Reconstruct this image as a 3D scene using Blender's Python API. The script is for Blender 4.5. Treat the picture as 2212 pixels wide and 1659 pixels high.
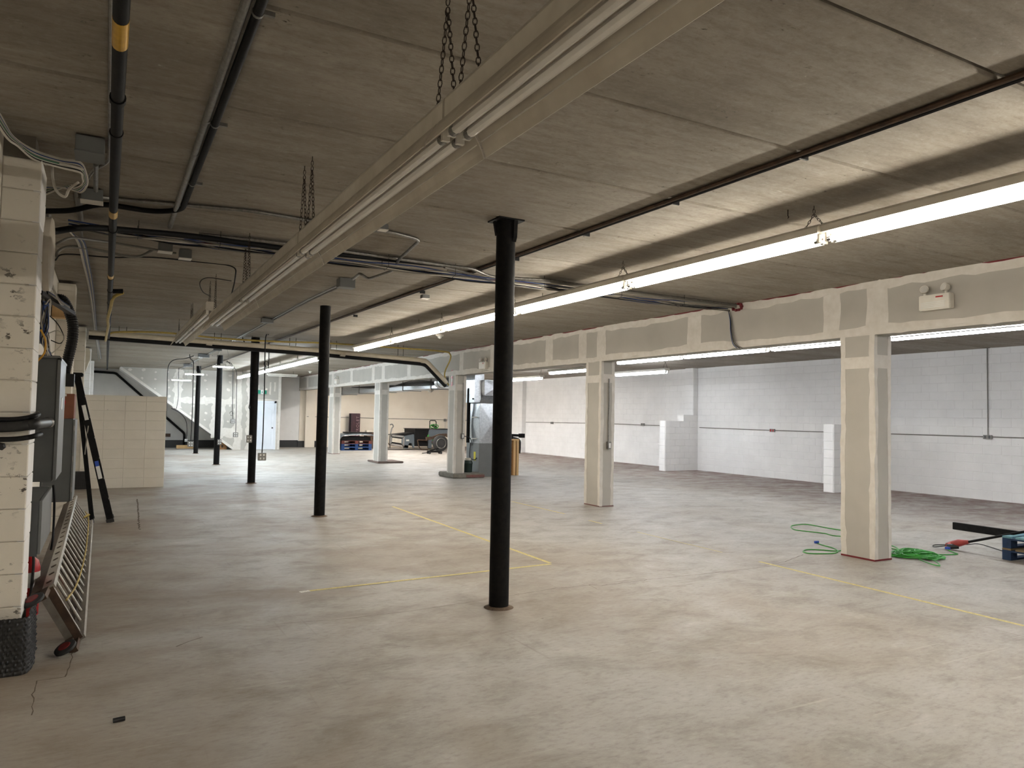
import bpy, bmesh, math, random
from mathutils import Vector, Matrix
for o in list(bpy.data.objects): bpy.data.objects.remove(o)
S = bpy.context.scene
COL = S.collection
R = random.Random(7)
V = Vector
# ------------------------------------------------------------------ camera
HC, H = 1.63, 3.345                      # eye height, ceiling height
FPX = 1600.0
YAW, PIT, ROL = math.radians(28.7), math.radians(2.54), math.radians(1.09)
fw = V((math.sin(YAW)*math.cos(PIT), math.cos(YAW)*math.cos(PIT), math.sin(PIT)))
rt0 = V((math.cos(YAW), -math.sin(YAW), 0)); up0 = rt0.cross(fw)
rt = rt0*math.cos(ROL)+up0*math.sin(ROL); up = up0*math.cos(ROL)-rt0*math.sin(ROL)
cam = bpy.data.cameras.new('camera'); camo = bpy.data.objects.new('camera', cam); COL.objects.link(camo)
cam.sensor_fit = 'HORIZONTAL'; cam.sensor_width = 36; cam.lens = 36*FPX/2212; cam.clip_end = 200; cam.clip_start = .05
camo.matrix_world = Matrix(((rt.x, up.x, -fw.x, 0), (rt.y, up.y, -fw.y, 0), (rt.z, up.z, -fw.z, HC), (0, 0, 0, 1)))
S.camera = camo
def at(x, y, ax, v):                     # photo pixel -> point on the plane ax = v
    d = fw*FPX+rt*(x-1106)-up*(y-829.5); i = 'XYZ'.index(ax); c = V((0, 0, HC))
    return c+d*((v-c[i])/d[i])
# ------------------------------------------------------------------ world and exposure
w = bpy.data.worlds.new('world'); S.world = w; w.use_nodes = True
w.node_tree.nodes['Background'].inputs[0].default_value = (.9, .95, 1, 1)
w.node_tree.nodes['Background'].inputs[1].default_value = .3
S.view_settings.view_transform = 'Standard'; S.view_settings.look = 'None'
S.view_settings.gamma = 1; S.view_settings.use_curve_mapping = False
S.view_settings.exposure = 1.5
LAMP_B, LAMP_C, LAMP_F, LAMP_LED = 20.0, 23.0, 40.0, 68.0
# ------------------------------------------------------------------ materials
def srgb(r, g, b):
    f = lambda c: (c/255/12.92 if c/255 <= .04045 else ((c/255+.055)/1.055)**2.4)
    return (f(r), f(g), f(b), 1)
MATS = {}
class NT:
    def __init__(s, name):
        s.m = bpy.data.materials.new(name); s.m.use_nodes = True; s.t = s.m.node_tree
        s.b = s.t.nodes['Principled BSDF']; s.out = s.t.nodes['Material Output']
    def n(s, ty, **k):
        n = s.t.nodes.new(ty)
        for a, v in k.items():
            if a.startswith('i_'):
                kk = a[2:]; kk = int(kk) if kk.isdigit() else kk.replace('_', ' ')
                if isinstance(v, bpy.types.NodeSocket): s.t.links.new(v, n.inputs[kk])
                else: n.inputs[kk].default_value = v
            else: setattr(n, a, v)
        return n
    def l(s, a, b): s.t.links.new(a, b)
    def pos(s, sc=(1, 1, 1), rz=0):
        g = s.n('ShaderNodeNewGeometry'); mp = s.n('ShaderNodeMapping'); s.l(g.outputs['Position'], mp.inputs[0])
        mp.inputs['Scale'].default_value = sc; mp.inputs['Rotation'].default_value = (0, 0, rz); return mp.outputs[0]
    def noise(s, sc, det=4, rough=.55, vec=None, stretch=(1, 1, 1), rz=0, dist=0):
        n = s.n('ShaderNodeTexNoise', i_Scale=sc, i_Detail=det, i_Roughness=rough, i_Distortion=dist); s.l(vec or s.pos(stretch, rz), n.inputs['Vector']); return n.outputs[0]
    def ramp(s, f, a, b, lo=0., hi=1.):
        r = s.n('ShaderNodeMapRange', i_1=a, i_2=b, i_3=lo, i_4=hi); s.l(f, r.inputs[0]); return r.outputs[0]
    def mix(s, f, a, b, mode='MIX'):
        n = s.n('ShaderNodeMix', data_type='RGBA', blend_type=mode)
        for v, k in ((f, 0), (a, 6), (b, 7)):
            if isinstance(v, bpy.types.NodeSocket): s.l(v, n.inputs[k])
            else: n.inputs[k].default_value = v
        return n.outputs[2]
    def math(s, op, a, b=0.):
        n = s.n('ShaderNodeMath', operation=op)
        for v, k in ((a, 0), (b, 1)):
            if isinstance(v, bpy.types.NodeSocket): s.l(v, n.inputs[k])
            else: n.inputs[k].default_value = v
        return n.outputs[0]
    def bump(s, h, st=.2, d=.01):
        n = s.n('ShaderNodeBump', i_Strength=st, i_Distance=d); s.l(h, n.inputs['Height']); s.l(n.outputs[0], s.b.inputs['Normal'])
def M(name, c, c2=None, sc=6, rough=.6, metal=0, bump=0, stretch=(1, 1, 1), spec=.5):
    if name in MATS: return MATS[name]
    t = NT(name); t.b.inputs['Roughness'].default_value = rough; t.b.inputs['Metallic'].default_value = metal
    t.b.inputs['Specular IOR Level'].default_value = spec
    c2 = c2 or tuple(min(1, v*.82) for v in c[:3])+(1,)
    f = t.noise(sc, 3, .6, stretch=stretch)
    t.l(t.mix(t.ramp(f, .3, .7), c, c2), t.b.inputs['Base Color'])
    if bump: t.bump(t.noise(sc*6, 4, .6, stretch=stretch), bump, .004)
    MATS[name] = t.m; return t.m
def emis(name, col, st):
    t = NT(name); t.b.inputs['Base Color'].default_value = (.8, .8, .8, 1)
    t.b.inputs['Emission Color'].default_value = col; t.b.inputs['Emission Strength'].default_value = st
    MATS[name] = t.m; return t.m
def floor_mat():
    t = NT('floor_concrete')
    n1 = t.noise(.4, 4, .6, dist=.6); n2 = t.noise(1.7, 6, .7, stretch=(1, 1.5, 1), rz=.35, dist=.4); n3 = t.noise(14, 5, .7, stretch=(1, 2.2, 1), rz=-.3)
    c = t.mix(t.ramp(n1, .35, .65), srgb(164, 161, 155), srgb(156, 149, 139))
    c = t.mix(t.ramp(n2, .48, .72, 0, .65), c, srgb(118, 111, 101))
    c = t.mix(t.ramp(n2, .25, .42, .45, 0), c, srgb(192, 189, 184))
    c = t.mix(t.ramp(n3, .5, .72, 0, .5), c, srgb(116, 108, 98))
    c = t.mix(t.ramp(n3, .28, .42, .35, 0), c, srgb(194, 190, 183))
    g = t.n('ShaderNodeNewGeometry'); x = t.n('ShaderNodeSeparateXYZ'); t.l(g.outputs['Position'], x.inputs[0])
    # worn red paint towards the right-hand wall
    red = t.math('MULTIPLY', t.ramp(x.outputs[0], 11.5, 16.5), t.ramp(n2, .38, .58, .15, .8))
    c = t.mix(red, c, srgb(112, 80, 74))
    # brown stains on the left half
    brown = t.math('MULTIPLY', t.ramp(x.outputs[0], 6.5, 1.5), t.ramp(n1, .44, .6, 0, .5))
    c = t.mix(brown, c, srgb(122, 102, 82))
    # scratches and specks
    sp = t.n('ShaderNodeTexVoronoi', i_Scale=2.6, i_Randomness=1.); t.l(t.pos((1, 1.6, 1), .6), sp.inputs['Vector'])
    c = t.mix(t.math('MULTIPLY', t.ramp(sp.outputs['Distance'], .02, .04, 1, 0), t.ramp(n1, .5, .54, 0, .8)), c, srgb(84, 74, 64))
    scr = t.noise(2.4, 3, .5, stretch=(.3, 9, 1), rz=.25)
    c = t.mix(t.ramp(scr, .66, .74, 0, .22), c, srgb(212, 205, 195))
    scr2 = t.noise(2.2, 3, .5, stretch=(8, .3, 1), rz=.6)
    c = t.mix(t.ramp(scr2, .67, .75, 0, .3), c, srgb(116, 104, 92))
    t.l(c, t.b.inputs['Base Color'])
    t.l(t.ramp(n2, .3, .7, .45, .62), t.b.inputs['Roughness']); t.b.inputs['Specular IOR Level'].default_value = .3
    t.bump(n3, .22, .004)
    MATS['floor'] = t.m; return t.m
def ceil_mat():
    t = NT('ceiling_concrete')
    oi = t.n('ShaderNodeObjectInfo')
    n1 = t.noise(1.3, 4, .65, stretch=(.35, 1.6, 1)); n2 = t.noise(8, 6, .72, stretch=(.4, 1.7, 1)); n3 = t.noise(30, 5, .72, stretch=(.7, 1.15, 1), dist=.3); n4 = t.noise(4, 4, .75, dist=.4)
    c = t.mix(t.ramp(n1, .35, .68), srgb(163, 156, 145), srgb(141, 133, 121))
    c = t.mix(t.ramp(n2, .47, .75, 0, .6), c, srgb(112, 103, 91))
    c = t.mix(t.ramp(n2, .2, .42, .5, 0), c, srgb(186, 180, 169))
    c = t.mix(t.ramp(n3, .5, .7, 0, .36), c, srgb(106, 98, 87))
    c = t.mix(t.ramp(n3, .28, .44, .3, 0), c, srgb(192, 187, 176))
    pit = t.math('MULTIPLY', t.ramp(n3, .6, .66), t.ramp(n4, .58, .66))
    c = t.mix(pit, c, srgb(50, 45, 40))
    c = t.mix(t.math('MULTIPLY', t.ramp(n3, .3, .38, 1, 0), t.ramp(n4, .3, .4, 1, 0)), c, srgb(214, 207, 193))
    c = t.mix(t.ramp(oi.outputs['Random'], 0, 1, 0, .2), c, srgb(102, 94, 83))
    t.l(c, t.b.inputs['Base Color']); t.b.inputs['Roughness'].default_value = .85; t.b.inputs['Specular IOR Level'].default_value = .2
    t.bump(t.math('ADD', n2, n3), .22, .006)
    MATS['ceil'] = t.m; return t.m
def paint_mat(name, c, cs, spot=srgb(70, 66, 60), a=.68, sc=1.6):
    t = NT(name); n1 = t.noise(1.2, 5, .6); n2 = t.noise(sc*6, 6, .7, stretch=(1, 1, 1.6)); n3 = t.noise(40, 4, .6)
    k = t.mix(t.ramp(n1, .3, .7), c, cs)
    ch = t.math('MULTIPLY', t.ramp(n2, a, a+.03), t.ramp(t.noise(sc, 3), .5, .6))
    k = t.mix(ch, k, spot)
    t.l(k, t.b.inputs['Base Color']); t.b.inputs['Roughness'].default_value = .75; t.b.inputs['Specular IOR Level'].default_value = .25
    t.bump(n3, .25, .004); MATS[name] = t.m; return t.m
def worn_tape(name, c):
    t = NT(name); t.b.inputs['Roughness'].default_value = .6
    t.l(t.mix(t.ramp(t.noise(25, 5, .7), .4, .6), c, tuple(v*.75 for v in c[:3])+(1,)), t.b.inputs['Base Color'])
    tr = t.n('ShaderNodeBsdfTransparent'); mx = t.n('ShaderNodeMixShader')
    t.l(t.ramp(t.noise(38, 4, .75), .6, .68), mx.inputs[0]); t.l(t.b.outputs[0], mx.inputs[1]); t.l(tr.outputs[0], mx.inputs[2]); t.l(mx.outputs[0], t.out.inputs[0])
    MATS[name] = t.m; return t.m
fl_m = floor_mat(); ce_m = ceil_mat()
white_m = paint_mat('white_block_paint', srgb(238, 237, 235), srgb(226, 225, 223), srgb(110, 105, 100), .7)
cream_m = paint_mat('cream_block_paint', srgb(230, 225, 214), srgb(220, 214, 202), srgb(74, 68, 60), .66)
chip_m = paint_mat('chipped_cream_paint', srgb(230, 225, 214), srgb(220, 214, 202), srgb(96, 90, 82), .57, 2.2)
cream2_m = paint_mat('pale_cream_paint', srgb(236, 226, 210), srgb(228, 216, 198), srgb(150, 140, 128), .7)
greyw_m = paint_mat('grey_wall_paint', srgb(196, 193, 190), srgb(182, 179, 176), srgb(110, 105, 100), .72)
joint_m = M('mortar', srgb(120, 114, 104), rough=.9)
cjoint_m = M('cream_mortar', srgb(212, 206, 193), rough=.9)
jointw_m = M('mortar_white', srgb(222, 220, 217), rough=.9)
gyp_m = M('gypsum_paper', srgb(180, 176, 168), srgb(172, 168, 160), 2, .85, spec=.2)
cmp_m = M('joint_compound', srgb(214, 210, 203), srgb(202, 197, 188), 9, .9, spec=.2)
black_m = M('black_paint', (.007, .007, .008, 1), (.014, .013, .012, 1), 20, .55, bump=.1, spec=.1)
steel_m = M('galvanised_conduit', srgb(150, 148, 144), srgb(120, 118, 114), 30, .38, .85)
duct_m = M('galvanised_sheet', srgb(205, 208, 210), srgb(176, 180, 184), 22, .32, .9)
greyp_m = M('grey_enamel', srgb(112, 114, 113), srgb(104, 106, 105), 4, .45)
greyd_m = M('shaded_dark_grey_enamel', srgb(84, 86, 86), srgb(76, 78, 78), 4, .5)  # darker copy of the grey enamel puts shade on the cabinet sides
whe_m = M('white_enamel', srgb(226, 222, 212), srgb(208, 203, 192), 5, .4)
dust_shade_m = M('shaded_dusty_enamel', srgb(200, 192, 177), srgb(180, 171, 156), 6, .55)  # reflector wings get this darker tone as painted shade around their tubes
tubeoff_m = M('unlit_tube_glass', srgb(236, 233, 227), srgb(226, 222, 214), 5, .25)
plast_m = M('black_plastic', (.012, .012, .013, 1), (.02, .02, .02, 1), 30, .45)
rub_m = M('rubber', (.016, .016, .016, 1), (.03, .03, .03, 1), 30, .7)
brass_m = M('yellow_brass_band', srgb(214, 168, 40), srgb(180, 138, 30), 12, .35, .6)
gas_m = M('yellow_gas_hose', srgb(190, 168, 92), srgb(166, 142, 70), 15, .55)
pvc_m = M('pale_pvc', srgb(222, 214, 196), srgb(206, 197, 178), 4, .45)
cw_m = M('white_cable', srgb(206, 200, 188), rough=.5)
cb_m = M('blue_cable', srgb(40, 66, 120), rough=.5)
ck_m = M('black_cable', (.009, .009, .01, 1), rough=.55, spec=.25)
cy_m = M('yellow_cable', srgb(200, 150, 40), rough=.5)
cg_m = M('grey_cable', srgb(120, 116, 108), rough=.5)
chain_m = M('rusty_chain', srgb(58, 47, 40), srgb(40, 33, 28), 40, .8, spec=.2)
red_m = M('red_paint', srgb(190, 24, 28), srgb(150, 18, 20), 10, .4)
dred_m = M('dark_red_sealant', srgb(110, 22, 28), rough=.7)
green_m = M('green_cord', srgb(62, 160, 56), srgb(46, 130, 44), 12, .45)
wood_m = M('bare_wood', srgb(206, 172, 122), srgb(184, 146, 98), 8, .7, stretch=(1, 1, .1))
osb_m = M('strand_board', srgb(150, 112, 66), srgb(108, 76, 42), 26, .8)
card_m = M('cardboard', srgb(172, 130, 88), srgb(150, 110, 72), 5, .85)
cardd_m = M('brown_carton', srgb(130, 80, 56), srgb(112, 66, 46), 4, .7)
bluep_m = M('blue_painted_wood', srgb(24, 64, 120), srgb(18, 48, 92), 9, .75)
blued_m = M('dark_blue_painted_wood', srgb(24, 52, 88), srgb(16, 38, 66), 9, .75)
tealp_m = M('faded_teal_wood', srgb(120, 160, 165), srgb(70, 110, 125), 12, .8)
alu_m = M('aluminium', srgb(176, 172, 164), srgb(150, 144, 134), 14, .4, .7)
rust_m = M('dirty_brown_steel', srgb(92, 72, 56), srgb(64, 50, 40), 12, .6, .4)
trk_m = M('grey_body_paint', srgb(92, 100, 106), srgb(82, 90, 96), 3, .4)
chrome_m = M('chrome', srgb(210, 208, 204), srgb(180, 178, 174), 6, .2, .9)
maroon_m = M('maroon_paint', srgb(64, 26, 34), srgb(50, 20, 27), 5, .45)
sgreen_m = M('exit_green', srgb(20, 140, 110), rough=.4)
wht_m = M('white_print', srgb(236, 236, 232), rough=.5)
blu_m = M('blue_print', srgb(40, 80, 180), rough=.5)
foot_m = M('plinth_concrete', srgb(128, 124, 114), srgb(104, 100, 92), 10, .9, bump=.4)
footr_m = M('red_worn_paint', srgb(120, 74, 70), srgb(112, 92, 86), 12, .9)
crack_m = M('crack', srgb(96, 84, 73), rough=.95)
tape_m = worn_tape('worn_yellow_tape', srgb(205, 190, 118)); tapew_m = worn_tape('worn_white_tape', srgb(220, 216, 206))
doorw_m = M('white_door_paint', srgb(226, 232, 240), srgb(220, 226, 234), 3, .45)
lensoff_m = M('clear_lamp_lens', srgb(214, 212, 206), rough=.15)
litB = emis('lit_tube_warm', (1, .925, .81, 1), LAMP_B); litC = emis('lit_tube_cool', (.87, .92, 1, 1), LAMP_C)
litR = emis('added_tube_neutral', (1, .96, .92, 1), 52.0); litF = emis('lit_tube_far', (.80, .91, 1, 1), LAMP_F); litL = emis('lit_led_lens', (.80, .91, 1, 1), LAMP_LED)
# ------------------------------------------------------------------ mesh helpers
class MB:
    def __init__(s, m=None): s.v = []; s.f = []; s.m = m
    def add(s, vs, fs):
        b = len(s.v); s.v += [(s.m @ V(p)) if s.m else V(p) for p in vs]; s.f += [tuple(b+i for i in f) for f in fs]; return s
    def box(s, a, b):
        x0, y0, z0 = (min(a[i], b[i]) for i in range(3)); x1, y1, z1 = (max(a[i], b[i]) for i in range(3))
        return s.add([(x0, y0, z0), (x1, y0, z0), (x1, y1, z0), (x0, y1, z0), (x0, y0, z1), (x1, y0, z1), (x1, y1, z1), (x0, y1, z1)],
                     [(0, 3, 2, 1), (4, 5, 6, 7), (0, 1, 5, 4), (1, 2, 6, 5), (2, 3, 7, 6), (3, 0, 4, 7)])
    def cbox(s, c, d): return s.box([c[i]-d[i]/2 for i in range(3)], [c[i]+d[i]/2 for i in range(3)])
    def bar(s, p, q, wd, ht, upv=(0, 0, 1)):     # rectangular bar from p to q
        p, q = V(p), V(q); d = (q-p).normalized(); u = V(upv); sd = d.cross(u).normalized(); u = sd.cross(d)
        vs = [e+sd*a*wd/2+u*b*ht/2 for e in (p, q) for a, b in ((-1, -1), (1, -1), (1, 1), (-1, 1))]
        return s.add(vs, [(0, 3, 2, 1), (4, 5, 6, 7), (0, 1, 5, 4), (1, 2, 6, 5), (2, 3, 7, 6), (3, 0, 4, 7)])
    def tube(s, path, r, n=8, cap=True, closed=False):
        P = [V(p) for p in path]; N = len(P); rings = []; u = None
        for i in range(N):
            a = P[(i-1) % N] if (closed or i > 0) else P[i]; b = P[(i+1) % N] if (closed or i < N-1) else P[i]
            d = (b-a).normalized() if (b-a).length > 1e-9 else V((0, 0, 1))
            if u is None: u = d.orthogonal().normalized()
            u = (u-d*u.dot(d)); u = u.normalized() if u.length > 1e-6 else d.orthogonal().normalized()
            w_ = d.cross(u); rr = r[i] if isinstance(r, (list, tuple)) else r
            rings.append([P[i]+(u*math.cos(2*math.pi*k/n)+w_*math.sin(2*math.pi*k/n))*rr for k in range(n)])
        fs = []
        for i in range(N if closed else N-1):
            j = (i+1) % N
            for k in range(n): fs.append((i*n+k, i*n+(k+1) % n, j*n+(k+1) % n, j*n+k))
        if cap and not closed: fs += [tuple(range(n))[::-1], tuple((N-1)*n+k for k in range(n))]
        return s.add([p for r_ in rings for p in r_], fs)
    def cyl(s, p, q, r, n=16): return s.tube([p, q], r, n)
    def lathe(s, p, ax, prof, n=20):              # prof: (distance along axis, radius)
        p = V(p); d = V(ax).normalized(); return s.tube([p+d*a for a, _ in prof], [max(b, 1e-4) for _, b in prof], n) if len(prof) > 1 else s
    def prism(s, poly, n, t):                     # planar polygon extruded along n by t
        k = len(poly); n = V(n)*t; vs = [V(p) for p in poly]+[V(p)+n for p in poly]
        return s.add(vs, [tuple(range(k))[::-1], tuple(range(k, 2*k))]+[(i, (i+1) % k, k+(i+1) % k, k+i) for i in range(k)])
    def mesh(s, name, mat, smooth=False, org=(0, 0, 0), bev=0):
        me = bpy.data.meshes.new(name); o = V(org); me.from_pydata([p-o for p in s.v], [], s.f)
        bm = bmesh.new(); bm.from_mesh(me); bmesh.ops.recalc_face_normals(bm, faces=bm.faces)
        if bev: bmesh.ops.bevel(bm, geom=[e for e in bm.edges], offset=bev, segments=2, affect='EDGES', clamp_overlap=True)
        bm.to_mesh(me); bm.free(); me.materials.append(mat)
        if smooth:
            for p in me.polygons: p.use_smooth = True
            try: me.set_sharp_from_angle(angle=math.radians(40))
            except Exception: pass
        return me
    def build(s, name, mat, parent=None, smooth=False, bev=0):
        org = ORG.get(parent.name, V((0, 0, 0))) if parent else V((0, 0, 0))
        o = bpy.data.objects.new(name, s.mesh(name, mat, smooth, org, bev)); COL.objects.link(o)
        if parent: o.parent = parent; ORG[o.name] = org
        return o
ORG = {}
def tag(o, label, cat, group=None, kind=None):
    if label: o['label'] = label
    if cat: o['category'] = cat
    if group: o['group'] = group
    if kind: o['kind'] = kind
    return o
def thing(name, label, cat, loc=(0, 0, 0), group=None):
    o = bpy.data.objects.new(name, None); COL.objects.link(o); o.location = loc; o.empty_display_size = .1
    ORG[o.name] = V(loc); return tag(o, label, cat, group)
def struct(name, mb, mat, label, cat='wall', **k):
    o = mb.build(name, mat, **k); ORG[o.name] = V((0, 0, 0)); return tag(o, label, cat, kind='structure')
def cp(o, parent=None, d=(0, 0, 0)):
    c = o.copy(); COL.objects.link(c); c.parent = parent
    if parent is None: c.location = o.location+V(d)
    for ch in list(o.children): cp(ch, c)
    return c
def sm(pts, k=6):                                 # Catmull-Rom through points
    P = [V(p) for p in pts]; P = [P[0]*2-P[1]]+P+[P[-1]*2-P[-2]]; out = []
    for i in range(1, len(P)-2):
        for j in range(k):
            t = j/k; a, b, c, d = P[i-1:i+3]
            out.append(.5*((2*b)+(c-a)*t+(2*a-5*b+4*c-d)*t*t+(3*b-a-3*c+d)*t**3))
    return out+[P[-2]]
def pxs(pts): return [at(*p) for p in pts]
def bend(pts, r=.08):                             # polyline with rounded corners
    P = [V(p) for p in pts]; out = [P[0]]
    for i in range(1, len(P)-1):
        a = (P[i-1]-P[i]); b = (P[i+1]-P[i]); rr = min(r, a.length*.45, b.length*.45); a = P[i]+a.normalized()*rr; b = P[i]+b.normalized()*rr
        for k in range(6): t = k/5; out.append(a*(1-t)**2+P[i]*2*t*(1-t)+b*t*t)
    return out+[P[-1]]
def blocks(parent, O, u, n, L, Ht, bw, bh, mat, maxobj=300, stack=False, proud=.012, gap=.004, near=None, stuffmat=None, wv=0.002):
    """concrete blocks set proud of a backing wall, in front of the plane through O with direction u and outward normal n"""
    O, u, n = V(O), V(u), V(n); up_ = V((0, 0, 1)); cache = {}; items = []
    rows = int(math.ceil(Ht/bh-1e-6))
    for r_ in range(rows):
        z0 = r_*bh; z1 = min(Ht, z0+bh)
        if z1-z0 < .03: continue
        x = 0 if (stack or r_ % 2 == 0) else -bw/2
        while x < L-1e-4:
            x0, x1 = max(0, x), min(L, x+bw); x += bw
            if x1-x0 > .03: items.append((x0, x1, z0, z1))
    def geo(wd, ht):
        g = gap/2; b = .006; a = MB(); w2, h2 = wd/2-g, ht/2-g
        P = []
        for d, i in ((-.03, 0), (proud-b*.7, 0), (proud, b)):
            P += [u*sx*(w2-i)+up_*sz*(h2-i)+n*d for sx, sz in ((-1, -1), (1, -1), (1, 1), (-1, 1))]
        F = [(8, 9, 10, 11)]+[(k*4+i, k*4+(i+1) % 4, k*4+4+(i+1) % 4, k*4+4+i) for k in (0, 1) for i in range(4)]
        return P, F
    ref = V(near) if near else O
    items.sort(key=lambda t: (O+u*(t[0]+t[1])/2+up_*(t[2]+t[3])/2-ref).length)
    rest = MB()
    for i, (x0, x1, z0, z1) in enumerate(items):
        c = O+u*(x0+x1)/2+up_*(z0+z1)/2+n*R.uniform(-wv, wv)
        k = (round(x1-x0, 3), round(z1-z0, 3)); P, F = geo(*k)
        if i < maxobj:
            if k not in cache: a = MB(); a.add(P, F); cache[k] = a.mesh('block', mat)
            o = bpy.data.objects.new('block', cache[k]); COL.objects.link(o); o.parent = parent; o.location = c-ORG.get(parent.name, V((0, 0, 0)))
        else: rest.add([p+c for p in P], F)
    if rest.v: tag(rest.build('distant_blocks', stuffmat or mat, parent), None, None, kind='stuff')
SN = [0]
def strip(parent, p0, p1, wd, n, jit=.012, mat=None, name='joint_compound', t=.0015, step=.09):
    SN[0] += 1; t = t+.0004*(SN[0] % 13)+(.006 if abs(p1[2]-p0[2]) < .001 else 0)
    p0, p1, n = V(p0), V(p1), V(n); d = (p1-p0); L = d.length; d.normalize(); sd = n.cross(d); k = max(2, int(L/step)); mb = MB()
    a = b = 0; pts = []
    for i in range(k+1):
        a = a*.6+R.gauss(0, jit)*.6; b = b*.6+R.gauss(0, jit)*.6
        c = p0+d*L*i/k+n*t; pts += [c+sd*(wd/2+a), c-sd*(wd/2+b)]
    base = [p-n*(t+.001) for p in pts]; m_ = len(pts)
    F = [(2*i, 2*i+1, 2*i+3, 2*i+2) for i in range(k)]+[(2*i, 2*i+2, m_+2*i+2, m_+2*i) for i in range(k)]+[(2*i+1, m_+2*i+1, m_+2*i+3, 2*i+3) for i in range(k)]
    mb.add(pts+base, F); return mb.build(name, mat or cmp_m, parent)
ORD = ['nearest', 'second', 'third', 'fourth', 'fifth', 'sixth', 'seventh', 'eighth']
# ================================================================== STRUCTURE
XL_, XR_, YF, YB, X1 = -.62, 17.05, -7.0, 35.8, 8.05
floor = struct('floor', MB().box((XL_-.3, YF-.2, -.2), (XR_+.3, YB+.3, 0)), fl_m, 'worn beige concrete floor with stains, scuffs and yellow tape', 'floor')
ceiling = struct('ceiling', MB().box((XL_-.3, YF-.2, H+.05), (XR_+.3, YB+.3, H+.3)), M('dark_joint', srgb(44, 38, 32), rough=.95), 'concrete ceiling of long precast planks', 'ceiling')
y = 2.0-1.2*8; pk = None
while y < YB:
    wd = 1.2
    if pk is None:
        a = MB(); x0, x1 = XL_-.25, XR_+.25; g = .008; b = .014
        prof = [(-wd/2+g, .16), (-wd/2+g, b), (-wd/2+g+b, 0), (wd/2-g-b, 0), (wd/2-g, b), (wd/2-g, .16)]
        a.prism([(x0, p, q) for p, q in prof], (1, 0, 0), x1-x0); pk = a.mesh('plank', ce_m)
    o = bpy.data.objects.new('plank', pk); COL.objects.link(o); o.parent = ceiling; o.location = (0, y+wd/2, H+R.uniform(0, .006)); y += wd
# left wall and its pilasters
wl = struct('wall_left', MB().box((XL_-.25, YF, 0), (XL_, YB, H+.05)), cream_m, 'cream painted block wall on the left with pilasters')
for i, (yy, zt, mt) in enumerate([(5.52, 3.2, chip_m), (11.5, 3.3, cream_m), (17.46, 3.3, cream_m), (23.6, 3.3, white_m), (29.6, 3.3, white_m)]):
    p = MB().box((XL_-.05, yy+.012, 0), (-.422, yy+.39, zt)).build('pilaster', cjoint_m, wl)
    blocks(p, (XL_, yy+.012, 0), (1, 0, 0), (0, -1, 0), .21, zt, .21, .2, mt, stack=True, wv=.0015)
    blocks(p, (-.422, yy, 0), (0, 1, 0), (1, 0, 0), .39, zt, .39, .2, mt if i else white_m, stack=True, wv=.0015)  # near pilaster's white side blocks paint in the light falling on that face
    if i == 0: MB().box((XL_, yy, zt), (-.45, yy+.35, H)).build('bearing_pad', joint_m, p)
# right wall
wr = struct('wall_right', MB().box((XR_, YF, 0), (XR_+.25, YB, H+.05)), jointw_m, 'white painted block wall along the right side')
blocks(wr, (XR_, 5.6, 0), (0, 1, 0), (-1, 0, 0), YB-5.6, H, .4, .2, white_m, 300, near=(8, 6, 1.6), gap=.003, proud=.004, wv=.0007)
MB().box((XR_-.01, YF, 0), (XR_, 5.6, H)).build('plain_stretch', white_m, wr)
for (yy, zt) in ((18.4, H), (29.75, H)):
    p = MB().box((XR_-.2, yy+.01, 0), (XR_, yy+.39, zt)).build('pilaster', jointw_m, wr)
    blocks(p, (XR_-.2, yy+.01, 0), (1, 0, 0), (0, -1, 0), .2, zt, .2, .2, white_m, stack=True)
    blocks(p, (XR_-.2, yy+.01, 0), (0, 1, 0), (-1, 0, 0), .38, zt, .38, .2, white_m, stack=True)
# short stub walls standing out from the right wall
def stub(xa, ya, zs, label):
    m_ = MB(); zx = xa
    for x0, z in zs: m_.box((x0+.012, ya+.012, 0), (XR_-.2 if ya > 15 else XR_, ya+.28, z-.004))
    o = struct('wall_stub', m_, jointw_m, label)
    xe = XR_-.2 if ya > 15 else XR_
    blocks(o, (zs[0][0]+.012, ya+.012, 0), (1, 0, 0), (0, -1, 0), xe-zs[0][0]-.012, zs[0][1], .4, .2, white_m, wv=.001)
    blocks(o, (zs[0][0]+.012, ya+.012, 0), (0, 1, 0), (-1, 0, 0), .27, zs[0][1], .27, .2, white_m, stack=True)
    for x0, z in zs[1:]: MB().box((x0, ya, zs[0][1]), (xe, ya+.28, z)).build('block', white_m, o)
stub(15.66, 18.38, [(15.66, 1.6), (16.42, 1.8)], 'white stepped stub wall against the right wall pilaster')
stub(14.95, 11.6, [(14.95, 1.6)], 'white stub wall half hidden behind the nearest drywall column')
# far wall
wf = struct('wall_far', MB().box((XL_-.25, YB, 0), (X1+.05, YB+.25, H+.05)), white_m, 'white far wall left of the beam, partly under the stair slope')
wf2 = struct('wall_far_right', MB().box((X1+.05, YB-.02, 0), (XR_+.25, YB+.25, H+.05)), cream2_m, 'pale cream block wall behind the truck parts')
for k in range(16): MB().box((X1+.06, YB-.024, k*.2+.004), (XR_, YB-.02, k*.2+.196)).build('block_course', cream2_m, wf2)
MB().box((X1+.3, YB-.2, 0), (X1+.75, YB-.02, H-.5)).build('pilaster', cream2_m, wf2)
wb = struct('wall_behind', MB().box((XL_-.25, YF-.25, 0), (XR_+.25, YF, H+.05)), white_m, 'white wall behind the viewpoint')
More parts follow.
